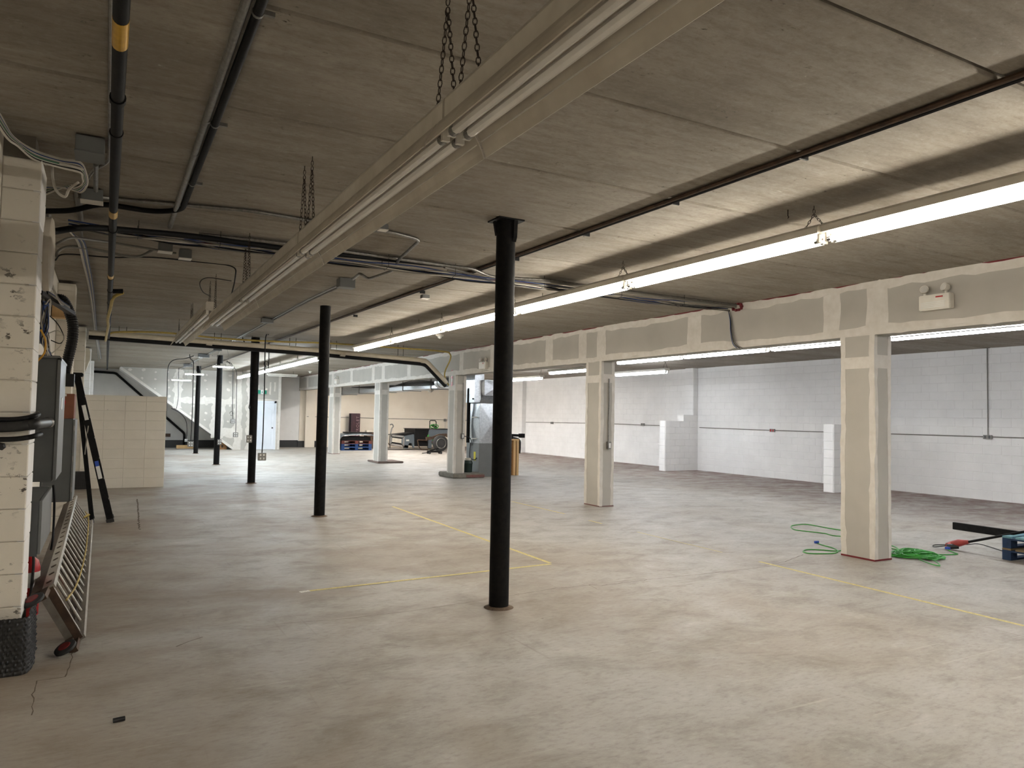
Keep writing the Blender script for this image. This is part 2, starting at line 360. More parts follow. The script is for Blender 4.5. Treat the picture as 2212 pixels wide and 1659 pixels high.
# cream block half wall
hy, hx0, hx1, hz = 17.42, -.62, 1.14, 1.92
hw = struct('wall_half', MB().box((hx0, hy+.012, 0), (hx1-.012, hy+.19, hz-.006)), cjoint_m, 'cream block half wall standing out from the left wall')
blocks(hw, (-.42, hy+.012, 0), (1, 0, 0), (0, -1, 0), hx1+.41, hz, .39, .2, cream_m, stack=True, wv=.001, gap=.003)
blocks(hw, (hx1-.012, hy+.002, 0), (0, 1, 0), (1, 0, 0), .19, hz, .19, .2, cream_m, stack=True, wv=.001)
# stair enclosure with the sloping underside, door wall
sy = 33.6; zs0 = 3.27
tri = [(.45, zs0+.02), (4.9, 0), (6.75, 0), (6.75, H+.03), (.45, H+.03)]
ws = struct('wall_stair', MB().prism([(x, sy, z) for x, z in tri], (0, 1, 0), .12), gyp_m, 'patched grey drywall wall above the stair slope')
MB().prism([(.45, sy+.12, zs0+.02), (4.9, sy+.12, 0), (4.9, sy+.12, .12), (.45, sy+.12, zs0+.14)], (0, 1, 0), YB-sy-.13).build('stair_soffit', white_m, ws)
MB().box((6.65, sy+.12, 0), (6.75, YB, H)).build('return_wall', cmp_m, ws)
MB().bar((.45, sy-.015, zs0+.05), (4.88, sy-.015, .02), .03, .1).build('sloping_trim', cmp_m, ws)
MB().box((6.66, sy-.02, 0), (6.77, sy+.13, H)).build('corner_trim', cmp_m, ws)
nn = (0, -1, 0)
strip(ws, (2.6, sy, 1.72), (2.6, sy, H), .3, nn, .05); strip(ws, (4.2, sy, .5), (4.2, sy, 2.1), .45, nn, .06)
strip(ws, (2.7, sy, 2.06), (5.1, sy, 2.06), .22, nn, .04); strip(ws, (4.2, sy, .72), (5.2, sy, .72), .35, nn, .06)
strip(ws, (5.0, sy, 0), (5.0, sy, H), .28, nn, .03); strip(ws, (5.45, sy, 0), (5.45, sy, H), .2, nn, .05)
strip(ws, (5.6, sy, 2.16), (6.7, sy, 2.16), .12, nn, .03); strip(ws, (6.58, sy, 0), (6.58, sy, 2.1), .12, nn, .02)
for (x0, z0, z1) in ((6.05, 2.5, 2.75), (6.3, 2.4, 2.95), (6.5, 2.55, 2.95), (5.8, 2.4, 2.8)): strip(ws, (x0, sy, z0), (x0, sy, z1), .07, nn, .015)
sp = MB()
for i in range(9):
    for j in range(9):
        x = .8+i*.48+R.uniform(-.06, .06); z = 3.2-j*.33+R.uniform(-.06, .06)
        if z < zs0*(4.9-x)/4.45+.12 or x > 4.8: continue
        r_ = R.uniform(.04, .075); sp.prism([(x+r_*math.cos(q*1.047+R.uniform(-.3, .3))*R.uniform(.7, 1.4), sy-.003, z+r_*math.sin(q*1.047)*R.uniform(.6, 1.2)) for q in range(6)], (0, 1, 0), .003)
tag(sp.build('screw_patches', cmp_m, ws), None, None, kind='stuff')
d1 = thing('door_1', 'white two-panel interior door with black knob in the patched drywall', 'door', (6.12, sy, 0)); d1['kind'] = 'structure'
dx0, dx1 = 5.74, 6.5
leaf = MB().box((dx0, sy-.045, .01), (dx1, sy-.005, 2.03)).build('leaf', doorw_m, d1)
arch = [(dx0+.1, .98), (dx1-.1, .98), (dx1-.1, 1.74)]+[(dx1-.1-(dx1-dx0-.2)*k/8, 1.74+.14*math.sin(math.pi*k/8)**1.5) for k in range(1, 8)]+[(dx0+.1, 1.74)]
def frame_ring(pts, wd):
    m_ = MB(); n_ = len(pts)
    for i in range(n_):
        a, b = pts[i], pts[(i+1) % n_]; m_.bar((a[0], sy-.048, a[1]), (b[0], sy-.048, b[1]), wd, .014, (0, 1, 0))
    return m_
frame_ring(arch, .02).build('upper_panel_moulding', doorw_m, leaf); frame_ring([(dx0+.1, .18), (dx1-.1, .18), (dx1-.1, .8), (dx0+.1, .8)], .02).build('lower_panel_moulding', doorw_m, leaf)
MB().box((dx0+.14, sy-.056, 1.03), (dx1-.14, sy-.045, 1.7)).build('upper_panel', doorw_m, leaf, bev=.004); MB().box((dx0+.14, sy-.056, .22), (dx1-.14, sy-.045, .76)).build('lower_panel', doorw_m, leaf, bev=.004)
MB().lathe((dx1-.07, sy-.045, .95), (0, -1, 0), [(0, .03), (.01, .03), (.012, .012), (.035, .012), (.045, .03), (.065, .03), (.075, .01)], 14).build('knob', plast_m, leaf, True)
for a, b in (((dx0-.09, 0), (dx0-.005, 2.12)), ((dx1+.005, 0), (dx1+.09, 2.12)), ((dx0-.09, 2.035), (dx1+.09, 2.12))): MB().box((a[0], sy-.03, a[1]), (b[0], sy, b[1])).build('casing', doorw_m, d1)
MB().box((1.0, YB-.03, 0), (X1, YB, .33)).build('base_membrane', plast_m, wf); MB().box((X1, YB-.06, 0), (9.2, YB-.02, .3)).build('base_membrane', plast_m, wf2)
# ================================================================== COLUMNS AND BEAM
cx, cy0, cs = 3.02, 5.68, 6.135
colY = [cy0+cs*i for i in range(5)]
cbase = [at(1076, 1312, 'Z', 0), at(690.5, 1115, 'Z', 0), at(540, 1044, 'Z', 0), at(467, 1004, 'Z', 0), at(424.5, 980, 'Z', 0)]
for i in range(5):
    b = V((cx*.4+cbase[i].x*.6, cbase[i].y, 0))
    t = thing('steel_column', ['black steel pipe column in the foreground beside the taped rectangle', 'second black steel pipe column, behind the taped rectangle', 'third black pipe column with a grey outlet box, left of the white door',
        'fourth black pipe column in front of the stair slope, with an outlet box', 'fifth and farthest black pipe column, in front of the stair slope'][i], 'column', b, 'black steel columns in a row')
    r_ = .084
    MB().lathe(b, (0, 0, 1), [(0, r_), (.01, r_*1.01), (H, r_)], 28).build('shaft', black_m, t, True)
    if i < 1:
        pl = MB().box(b+V((-.125, -.11, H-.012)), b+V((.125, .11, H+.004))).build('top_plate', black_m, t)
        MB().prism([b+V((.02, -.085, H-.016)), b+V((.02, -.085, H-.2)), b+V((.02, -.105, H-.16)), b+V((.02, -.115, H-.016))], (1, 0, 0), .035).build('gusset', black_m, t)
        MB().prism([b+V((-.085, .01, H-.016)), b+V((-.085, .01, H-.14)), b+V((-.11, .01, H-.016))], (0, 1, 0), .03).build('gusset', black_m, t)
    m_ = MB(); n_ = 20
    for k in range(n_):
        a0, a1 = 6.283*k/n_, 6.283*(k+1)/n_; q0, q1 = r_+.02+.03*R.random(), 0
        m_.add([b+V((math.cos(a0)*r_, math.sin(a0)*r_, .018)), b+V((math.cos(a1)*r_, math.sin(a1)*r_, .018)), b+V((math.cos(a1)*(r_+.045), math.sin(a1)*(r_+.045), .001)), b+V((math.cos(a0)*(r_+.045), math.sin(a0)*(r_+.045), .001))], [(0, 1, 2, 3)])
    m_.build('base_grout', M('dirty_grout', srgb(112, 94, 76), srgb(80, 66, 54), 30, .95), t, True)
    if i in (2, 3):
        px, py = ((538, 948), (474, 955))[i-2]; q = at(px, py, 'Y', b.y-.12)
        ob = MB().cbox(q, (.12 if i == 2 else .12, .07, .17)).build('outlet_box', steel_m, t, bev=.006)
        for sx in (-.028, .028):
            for sz in (-.035, .035): MB().cbox(q+V((sx, -.037, sz)), (.03, .006, .035)).build('socket', wht_m, ob)
    if i == 2: MB().box(b+V((-.087, -.087, H-.1)), b+V((.087, .087, H-.07))).build('yellow_tape', brass_m, t)
# beam
zb = 2.70
bm_ = thing('drywall_beam', 'long drywall-clad ceiling beam with unpainted taped joints', 'beam', (X1, 4, zb))
MB().box((X1, YF, zb), (X1+.32, YB, H+.02)).build('cladding', gyp_m, bm_)
nx = (-1, 0, 0)
for (a, b, jj) in [(1873, 1918, 0), (1779, 1815, 0), (1487, 1516, 0), (1291, 1310, 0), (1252, 1268, 0), (1181, 1196, 0), (1062, 1072, 0), (996, 1004, 0), (884, 891, 0), (829, 836, 0), (808, 814, 0), (762, 767, 0), (722, 727, 0), (668, 672, 0)]:
    ya, yb_ = at(a, 650, 'X', X1).y, at(b, 650, 'X', X1).y
    strip(bm_, (X1, (ya+yb_)/2, zb+.05), (X1, (ya+yb_)/2, H-.04), abs(ya-yb_), nx, .012)
strip(bm_, (X1, 0, H-.055), (X1, YB, H-.055), .09, nx, .02, step=.14); strip(bm_, (X1, 0, zb+.055), (X1, YB, zb+.055), .09, nx, .02, step=.14)
MB().box((X1-.006, YF, H-.014), (X1+.02, YB, H+.004)).build('firestop_sealant', dred_m, bm_)
MB().box((X1-.004, YF, zb-.003), (X1+.012, YB, zb+.022)).build('corner_bead', cmp_m, bm_)
# columns below the beam
cols = [(1818, 1889, 1100), (1264, 1296, 1000), (967, 981, 950), (807, 818.5, 950), (709, 718, 950)]
clab = ['nearest drywall column under the beam, beside the green cord', 'second drywall column under the beam, with a grey switch box', 'third drywall column on a red-edged plinth, beside the furnace',
        'fourth drywall column on a low brown plinth, beside the blue pallets', 'fifth and farthest drywall column under the beam']
DC = []
for i, (pa, pb, py) in enumerate(cols):
    ya, yb_ = at(pb, py, 'X', X1).y, at(pa, py, 'X', X1).y; zp = (0, 0, .12, .06, 0)[i]; xw = .31
    t = thing('drywall_column', clab[i], 'column', (X1+xw/2, (ya+yb_)/2, 0), 'drywall columns under the beam'); DC.append((ya, yb_))
    MB().box((X1, ya, zp), (X1+xw, yb_, zb)).build('cladding', gyp_m, t)
    e = .055
    for yy in (ya+e/2, yb_-e/2): strip(t, (X1, yy, zp+.01), (X1, yy, zb+.06), e*1.25, nx, .01)
    strip(t, (X1, (ya+yb_)/2, 2.3), (X1, (ya+yb_)/2, 2.44), yb_-ya-.02, nx, .004)
    for xx in (X1+.03, X1+xw-.03): strip(t, (xx, ya, zp+.01), (xx, ya, zb-.005), .06, nn, .008)
    strip(t, (X1+xw/2, ya, 2.3), (X1+xw/2, ya, 2.46), xw-.03, nn, .004)
    MB().box((X1-.004, ya-.004, zp), (X1+.012, ya+.012, zb)).build('corner_bead', cmp_m, t)
    if zp:
        a = (X1-.07, ya-.16, 0); b_ = (X1+.84, yb_+.42, zp)
        pl = MB().box(a, b_).build('plinth', foot_m if i == 2 else M('brown_plinth', srgb(122, 104, 96), srgb(104, 90, 84), 12, .9), t, bev=.02)
        if i == 2: MB().box((X1+.3, ya-.166, .02), (X1+.83, ya-.155, zp-.03)).build('red_paint', footr_m, pl)
    else: MB().box((X1-.006, ya-.006, 0), (X1+xw+.006, yb_+.006, .02)).build('red_base_line', footr_m if i else dred_m, t)
    if i in (1, 2):
        pz = {1: (818, 962, 1313), 2: (827, 942, 998)}[i]; zt = at(pz[2], pz[0], 'Y', ya).z; zl = at(pz[2], pz[1], 'Y', ya).z; xq = at(pz[2], pz[1], 'Y', ya).x
        c_ = MB().tube([(xq, ya-.015, zt), (xq+.006, ya-.015, (zt*2+zl)/3), (xq-.004, ya-.015, (zt+zl*2)/3), (xq, ya-.015, zl)], .011, 8).build('conduit', steel_m, t, True)
        bx = MB().box((xq-.04, ya-.06, zl-.07), (xq+.04, ya, zl+.07)).build('switch_box', steel_m, t, bev=.005); MB().box((xq-.02, ya-.064, zl-.045), (xq+.02, ya-.06, zl+.045)).build('switch_plate', wht_m, bx)
        if i == 2: MB().tube(sm([(xq+.05, ya-.03, zl), (xq+.2, ya-.05, zl-.04), (xq+.34, ya+.1, zl-.18), (xq+.45, ya+.3, zl-.25)]), .01, 6).build('cord', ck_m, bx, True)
    if i == 2:
        q0, q1 = at(976, 800, 'X', X1-.003), at(976, 834, 'X', X1-.003); yc = (q0.y+q1.y)/2
        sg = MB().box((X1-.005, yc-.05, q1.z), (X1-.001, yc+.05, q0.z)).build('warning_label', red_m, t)
        MB().box((X1-.007, yc-.03, q1.z+.1), (X1-.005, yc+.03, q1.z+.2)).build('white_print', wht_m, sg); MB().prism([(X1-.007, yc-.05, q1.z+.26), (X1-.007, yc+.05, q1.z+.26), (X1-.007, yc, q1.z+.36)], (1, 0, 0), .002).build('arrow_print', wht_m, sg)
        MB().box((X1-.007, yc-.028, q1.z+.44), (X1-.005, yc+.028, q0.z-.06)).build('white_print', M('pink_print', srgb(206, 150, 148), rough=.5), sg)
# ================================================================== LIGHT FIXTURES
def chain(mb, a, b, ln=.034, wd=.011, r=.0022, seg=8):
    a, b = V(a), V(b); d = (b-a); n = max(1, int(d.length/(ln*.78))); d.normalize(); s0 = d.orthogonal().normalized(); s1 = d.cross(s0)
    for i in range(n):
        c = a+(b-a)*(i+.5)/n; s_ = s0 if i % 2 else s1
        mb.tube([c+d*math.sin(q*6.283/seg)*ln/2*1.05+s_*math.cos(q*6.283/seg)*wd*.8 for q in range(seg)], r, 4, closed=True)
L8 = 2.44
def strip_light(name, label, group, x, y0, zt, tube_m, L=L8, wings=False, dead=False):
    t = thing(name, label, 'light', (x, y0, zt), group)
    if not wings:
        zb_ = zt-.072
        h = MB().prism([(x-.087, y0, zt-.022), (x-.064, y0, zt), (x+.064, y0, zt), (x+.087, y0, zt-.022), (x+.087, y0, zb_), (x-.087, y0, zb_)], (0, 1, 0), L).build('housing', whe_m, t)
        zt_ = zb_-.052; xs = .036
    else:
        zb_ = zt-.118
        h = MB().prism([(x-.055, y0, zt-.02), (x-.045, y0, zt), (x+.045, y0, zt), (x+.055, y0, zt-.02), (x+.055, y0, zb_), (x-.055, y0, zb_)], (0, 1, 0), L).build('housing', M('dusty_housing', srgb(212, 205, 192), srgb(194, 186, 171), 6, .5), t)
        for sx in (-1, 1):
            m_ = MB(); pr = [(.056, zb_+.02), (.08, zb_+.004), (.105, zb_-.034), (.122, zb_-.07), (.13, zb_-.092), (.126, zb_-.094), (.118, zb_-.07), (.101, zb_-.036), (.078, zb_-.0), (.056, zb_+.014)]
            m_.prism([(x+sx*p, y0, q) for p, q in pr], (0, 1, 0), L); m_.build('reflector_wing', dust_shade_m, t)
            MB().bar((x+sx*.1, y0+.01, zb_-.038), (x+sx*.1, y0+L-.01, zb_-.038), .004, .004).build('fold_line', whe_m, t)
        zt_ = zb_-.032; xs = .031
    for sx in (-xs, xs):
        MB().cyl((x+sx, y0+.035, zt_), (x+sx, y0+L-.035, zt_), .019, 8).build('tube', tube_m, t, True)
        for yy in (y0+.012, y0+L-.03):
            MB().box((x+sx-.016, yy, zt_-.016), (x+sx+.016, yy+.018, zb_+.001)).build('socket', whe_m, t)
            MB().cyl((x+sx, yy+(.018 if yy < y0+1 else -.03), zt_), (x+sx, yy+(.048 if yy < y0+1 else 0), zt_), .0195, 12).build('end_cap', steel_m, t, True)
    if zt < H-.06:
        for yy in ((y0+.1, y0+L-.1) if wings else (y0+.1,)):
            m_ = MB(); k = .09; apex = V((x, yy, H-.02)); jn = V((x, yy, H-.02-min(.05, (H-zt)*.3)))
            chain(m_, apex, jn)
            for s_ in (-k, k): chain(m_, jn, (x, yy+s_, zt+.004))
            m_.tube([apex+V((0, 0, .02)), apex, apex+V((0, .012, -.012))], .003, 5); m_.build('chain_hanger', chain_m, t)
    return t
gB = 'lit strip lights left of the beam'; zB = 3.168; xB = 4.86
spB = 2.47; y0B = 16.2-spB*6+.0
nb = ['first strip light of the lit row, cut by the right picture edge', 'lit strip light between the right picture edge and the first chain joint', 'third lit strip light, crossing behind the foreground black column', 'fourth lit strip light, just left of the foreground black column', 'fifth lit strip light of the near row', 'sixth lit strip light, last before the gap at the second black column']
for i in range(6): strip_light('strip_light', nb[i], gB, xB, y0B+i*spB, zB, litB)
for i in range(1, 4): strip_light('strip_light', 'lit strip light, %s behind the viewpoint in the left row' % ORD[i-1], 'strip lights behind the viewpoint', xB, y0B-i*spB, zB, litB)
for i in range(5):
    strip_light('strip_light', '%s strip light of the far lit row between second and third black columns' % ORD[i], 'far lit strip lights', xB, 19.4+i*2.45, 3.16, litF)
strip_light('strip_light', 'short strip light ending the far lit row near the white door wall', 'far lit strip lights', xB, 31.7, 3.16, litF, L=1.22)
gC = 'lit strip lights right of the beam'; xC = 11.45
nc = ['lit strip light at the right picture edge beyond the beam', 'lit strip light right of the nearest drywall column, beyond the beam', 'lit strip light partly behind the nearest drywall column, beyond the beam', 'lit strip light seen under the beam, between the two nearest drywall columns', 'lit strip light ending at the second drywall column, beyond the beam']
for i in range(5): strip_light('strip_light', nc[i], gC, xC, 15.35-2.49*(5-i), 3.16, litC)
for i in range(1, 4): strip_light('strip_light', 'lit strip light, %s behind the viewpoint in the right row' % ORD[i-1], 'strip lights behind the viewpoint', xC, 15.35-2.49*(5+i), 3.16, litC)
strip_light('strip_light', 'lit strip light just left of the second drywall column, deep in the right bay', gC, 12.15, 17.3, 3.12, litC)
strip_light('strip_light', 'lit strip light just right of the second drywall column, near the stepped stub wall', gC, 13.95, 16.3, 3.1, litC)
for k in range(4): strip_light('strip_light', ORD[k]+' of four unseen strip lights added behind the ducts to brighten the far right bay', 'added fill lights of the far right bay', 11.4, 23.9+k*2.47, 3.16, litR)  # unseen lamps added to brighten the far cream wall and bay
strip_light('strip_light', 'lit strip light just right of the foreground black column, near the right wall', gC, 13.3, 22.1, 3.1, litC)
gA = 'unlit strip lights with reflectors'; xA = 1.15
na = ['unlit reflector strip light overhead at the top picture edge', 'large unlit reflector strip light hung on long rusty chains', 'third unlit reflector strip light, beyond the large one', 'fourth unlit reflector strip light, at the end of the low row']
for i in range(4): strip_light('reflector_light', na[i], gA, xA, 2.6-2.46+i*2.46, 2.86, tubeoff_m, wings=True)
for i in range(2): strip_light('reflector_light', ['nearer of two small unlit reflector lights hung close to the ceiling', 'farther of two small unlit reflector lights hung close to the ceiling'][i], gA, xA, 10.35+i*2.46, 3.06, tubeoff_m, wings=True)
# unlit strip near the door, LED lights
t = thing('strip_light', 'small unlit white strip light under the ceiling near the white door', 'light', (6.3, 31.4, 3.2))
MB().box((5.75, 31.34, 3.16), (6.97, 31.46, 3.22)).build('housing', whe_m, t)
for sx in (-.03, .03): MB().cyl((5.78, 31.4+sx, 3.13), (6.94, 31.4+sx, 3.13), .018, 10).build('tube', tubeoff_m, t, True)
for xx in (5.9, 6.8): MB().cyl((xx, 31.4, 3.2), (xx, 31.4, H), .005, 6).build('hanger', chain_m, t)
for i, (px, py, zz, hw_) in enumerate(((482, 792, 2.84, .27), (420, 808, 2.84, .29), (392, 821, 2.84, .36))):
    q = at(px, py, 'Z', zz); t = thing('led_light', ['nearest of three hanging bar lights by the fourth black column', 'middle of three hanging bar lights, at the fifth black column', 'farthest of three hanging bar lights, left of the fifth black column'][i], 'light', q, 'hanging bar lights')
    MB().box(q+V((-hw_, -.07, 0)), q+V((hw_, .07, .035))).build('housing', whe_m, t, bev=.008); MB().box(q+V((-hw_+.02, -.06, -.022)), q+V((hw_-.02, .06, 0))).build('lens', litL, t)
    for sx in (-.2, .2): MB().tube([q+V((sx, 0, .035)), q+V((sx*.4, 0, H-zz))], .004, 5).build('suspension_wire', steel_m, t)
    MB().box(q+V((-.07, -.05, .035)), q+V((.07, .05, .08))).build('driver_box', whe_m, t)
# ================================================================== CEILING SERVICES
def pipe(name, label, cat, pts, r, mat, n=10, bendr=.08, smooth_=False, group=None):
    P = sm(pts) if smooth_ else bend(pts, bendr)
    o = MB().tube(P, r, n).build(name, mat, smooth=True); ORG[o.name] = V((0, 0, 0)); return tag(o, label, cat, group)
bp = pipe('black_pipe', 'black pipe with yellow bands running overhead along the left side', 'pipe', [(-.005, -3, 3.1), (-.005, 31.0, 3.1)], .029, black_m, 16)
for py0, py1 in ((98, 41), (466, 453), (600, 593)):
    ya, yb_ = at(250, py0, 'X', -.005).y, at(250, py1, 'X', -.005).y
    if py0 == 98: ya, yb_ = at(268, 98, 'Z', 3.1).y, at(270, 41, 'Z', 3.1).y
    else: ya, yb_ = at(244, py0, 'Z', 3.1).y, at(245, py1, 'Z', 3.1).y
    MB().cyl((-.005, ya, 3.1), (-.005, yb_, 3.1), .0298, 16).build('yellow_band', brass_m, bp, True)
for py, big in ((212, 1), (287, 0), (497, 1), (600, 0), (628, 0), (655, 0), (680, 0), (705, 0)):
    yy = at(245, py, 'Z', 3.1).y
    MB().lathe((-.005, yy-.025, 3.1), (0, 1, 0), [(0, .036), (.05, .036)] if big else [(0, .034), (.02, .034)], 16).build('coupling' if big else 'hanger_clamp', black_m, bp, True)
    if not big: MB().tube([(-.005, yy, 3.13), (-.005, yy, H)], .004, 6).build('hanger_rod', chain_m, bp)
pipe('thin_conduit', 'thin grey conduit beside the banded black pipe', 'conduit', [(-.045, -2, H-.014), (-.042, 5.75, H-.014), (-.14, 5.9, H-.05), (-.17, 6.05, H-.07)], .011, steel_m, 8)
tw = pipe('silver_conduit', 'silver conduit of the pair crossing the ceiling top left', 'conduit', [(.43, -2, H-.028), (.455, 7.45, H-.028)], .021, steel_m, 12)
tb = pipe('black_conduit', 'black conduit beside the silver one, turning left at the end', 'conduit', [(.50, -2, H-.03), (.50, 6.75, H-.03), (.3, 6.95, H-.03), (-.1, 6.9, H-.03), (-.3, 7.0, H-.1), (-.5, 7.05, H-.12)], .022, black_m, 12, .15)
for yy in (3.2, 4.6, 5.9): MB().lathe((.50, yy, H-.03), (0, 1, 0), [(0, .025), (.018, .025)], 12).build('strap', steel_m, tb, True); MB().box((.52, yy, H-.035), (.57, yy+.018, H-.015)).build('strap_tab', steel_m, tb)
for yy in (4.55, 5.2): MB().lathe((.452, yy, H-.028), (0, 1, 0), [(0, .0235), (.03, .0235)], 12).build('coupling', steel_m, tw, True)
# long twin conduit along the middle
a0, a1, a2 = V((3.85, -2, H-.02)), V((3.70, 8.0, H-.02)), V((3.48, 18, H-.02))
for k, (mt, dx, nm) in enumerate(((rust_m, 0, 'brown conduit of the pair running along the ceiling between the light rows'), (ck_m, .045, 'black conduit of the pair running along the ceiling between the light rows'))):
    o = pipe('ceiling_conduit', nm, 'conduit', [a0+V((dx, 0, 0)), (3.79+dx, 3.2, H-.02), a1+V((dx*.8, 0, 0)), (3.57+dx*.5, 13, H-.02), a2+V((dx*.4, 0, 0)), (3.35, 33, H-.02)], .017, mt, 8, .3)
    if k:
        for yy in (3.2, 4.4, 5.6, 6.9, 9.5, 12.5): MB().box((3.87-.0125*yy-.02, yy, H-.039), (3.87-.0125*yy+.055, yy+.012, H)).build('strap', ck_m, o)
def jbox(px, py, z, sz, label, cover=whe_m, name='junction_box'):
    q = at(px, py, 'Z', z); t = thing(name, label, 'junction box', q)
    MB().cbox(q, sz).build('body', greyp_m, t, bev=.004); MB().cbox(q+V((0, 0, -sz[2]/2-.003)), (sz[0]*1.04, sz[1]*1.04, .006)).build('cover', cover, t); return q
qj = jbox(747, 612, H-.06, (.2, .16, .11), 'grey junction box in mid-ceiling where the bent conduit ends', greyp_m)
jbox(357, 535, H-.05, (.13, .13, .09), 'small white-covered junction box left of its twin, among the ceiling cables'); jbox(400, 550, H-.05, (.12, .12, .09), 'small white-covered junction box, right of its twin among the cables')
jbox(195, 322, H-.06, (.16, .22, .1), 'open grey junction box at the top left under the ceiling', greyp_m); jbox(199, 424, H-.06, (.15, .12, .09), 'white-covered junction box below the cable loops at top left')
jbox(918, 641, H-.04, (.11, .09, .05), 'small light junction box on the long ceiling conduit'); jbox(827, 491, H-.03, (.08, .08, .05), 'tiny white box beside the large unlit light')
jbox(577, 692, H-.05, (.2, .14, .08), 'grey junction box above the third black column', greyp_m)
jbox(470, 754, H-.06, (.2, .12, .08), 'grey junction box above the fourth black column', greyp_m); jbox(440, 768, H-.06, (.3, .2, .1), 'larger grey junction box above the nearest hanging bar light', greyp_m); jbox(406, 789, H-.06, (.3, .2, .1), 'grey junction box near the fifth black column', greyp_m)
pipe('bent_conduit', 'bright steel conduit with a double bend across the mid-ceiling', 'conduit', [at(205, 424, 'Z', H-.05), at(255, 430, 'Z', H-.02), at(540, 455, 'Z', H-.02), at(790, 497, 'Z', H-.02), at(840, 500, 'Z', H-.02), at(908, 518, 'Z', H-.02), at(862, 560, 'Z', H-.05), at(848, 585, 'Z', H-.09), at(795, 603, 'Z', H-.1), at(778, 590, 'Z', H-.06), at(762, 603, 'Z', H-.06)], .016, steel_m, 10, .1)
for k in range(2): pipe('ceiling_conduit', ['upper', 'lower'][k]+' grey conduit running from the mid-ceiling junction box to the far end', 'conduit', [qj+V((-.04+k*.06, .08, 0)), (2.58+k*.05, 11, H-.03), (2.6+k*.05, 33, H-.03)], .014, steel_m if k == 0 else cg_m, 8)
# bundle of cables crossing the ceiling
def Yc(x): return 7.55+.04*x
cbd = thing('cable_bundle', 'bundle of black pipe and blue and white cables crossing the ceiling', 'cable', (0, 7.6, H-.1))
MB().tube(sm([at(88, 505, 'Y', 7.0), at(180, 492, 'Y', 7.2), at(280, 498, 'Y', 7.4), at(430, 512, 'Y', 7.55), at(640, 540, 'Y', 7.6), at(800, 556, 'Y', 7.65), at(960, 573, 'Y', 7.7)]), .028, 10).build('black_pipe', ck_m, cbd, True)
MB().tube(bend([at(430, 506, 'Z', H-.03), at(640, 528, 'Z', H-.03), at(960, 573, 'Z', H-.03), at(1020, 580, 'Z', H-.04), at(1060, 598, 'Z', H-.06), at(1180, 605, 'Z', H-.05), at(1300, 622, 'Z', H-.04), at(1590, 659, 'Z', H-.04)], .1), .019, 10).build('conduit', steel_m, cbd, True)
MB().tube(bend([at(960, 577, 'Z', H-.05), at(1060, 604, 'Z', H-.08), at(1180, 608, 'Z', H-.07), at(1590, 663, 'Z', H-.07)], .1), .016, 8).build('conduit', cg_m, cbd, True)
for k in range(13):
    mt = [cw_m, cb_m, ck_m, cw_m, cg_m, cb_m, M('red_brown_cable', srgb(120, 60, 50), rough=.5)][k % 7]; pts = []
    for j, x in enumerate((-.35, .05, .5, 1.0, 1.6, 2.2, 2.9, 3.6, 4.4, 5.2, 6.2, 7.1, 7.9)):
        sag = .03+.012*(k % 5)+.045*abs(math.sin(j*1.3+k*.9))*(1 if 0 < j < 12 else .2)
        pts.append((x, Yc(x)+.1-.025*(k % 6)+R.uniform(-.02, .02), H-.03-sag))
    MB().tube(sm(pts, 4), .0065 if k % 3 else .008, 5).build('cable', mt, cbd, True)
for x in (.2, .9, 1.7, 2.6, 3.4, 4.6, 5.8, 6.9): MB().tube([(x, Yc(x)-.1, H), (x, Yc(x)-.1, H-.13), (x, Yc(x)+.02, H-.15), (x, Yc(x)+.12, H-.12), (x, Yc(x)+.12, H)], .003, 4).build('cable_tie', ck_m, cbd)
pp = MB()
for a in range(10): pp.tube([(X1-.02+R.uniform(-.05, .0), 7.86+.1*math.cos(a*.63), H-.05+.05*math.sin(a*.63)), (X1+.02, 7.86+.08*math.cos(a*.63), H-.05+.04*math.sin(a*.63))], .02, 6)
pp.build('firestop_collar', dred_m, cbd)
pipe('low_conduit', 'thin grey conduit below the cable bundle, left side', 'conduit', [at(120, 528, 'Y', 7.8), at(150, 512, 'Y', 7.9), at(250, 525, 'Z', H-.03), at(380, 547, 'Z', H-.03)], .012, cg_m, 8)
pipe('low_conduit', 'arched grey conduit rising behind the round wall unit', 'conduit', sm([at(119, 556, 'Y', 8.4), at(128, 541, 'Y', 8.45), at(150, 533, 'Y', 8.5), at(200, 538, 'Y', 8.6), at(290, 555, 'Y', 8.7), at(330, 540, 'Y', 8.7)], 4), .014, cg_m, 8)
pipe('low_conduit', 'long dark conduit sagging under the ceiling, passing the small unlit lights', 'conduit', sm([at(119, 563, 'Y', 9.0), at(140, 549, 'Y', 9.0), at(240, 556, 'Y', 9.1), at(330, 556, 'Y', 9.1), at(420, 565, 'Y', 9.2), at(500, 575, 'Y', 9.2), at(508, 600, 'Y', 9.2), at(495, 655, 'Y', 9.6)], 4), .008, ck_m, 6)
pipe('loop_wire', 'thin black wire looping above the small unlit lights', 'wire', sm([at(500, 607, 'Y', 10), at(450, 600, 'Y', 10), at(432, 610, 'Y', 10), at(438, 630, 'Y', 10.2), at(455, 640, 'Y', 10.4)], 5), .006, ck_m, 5)
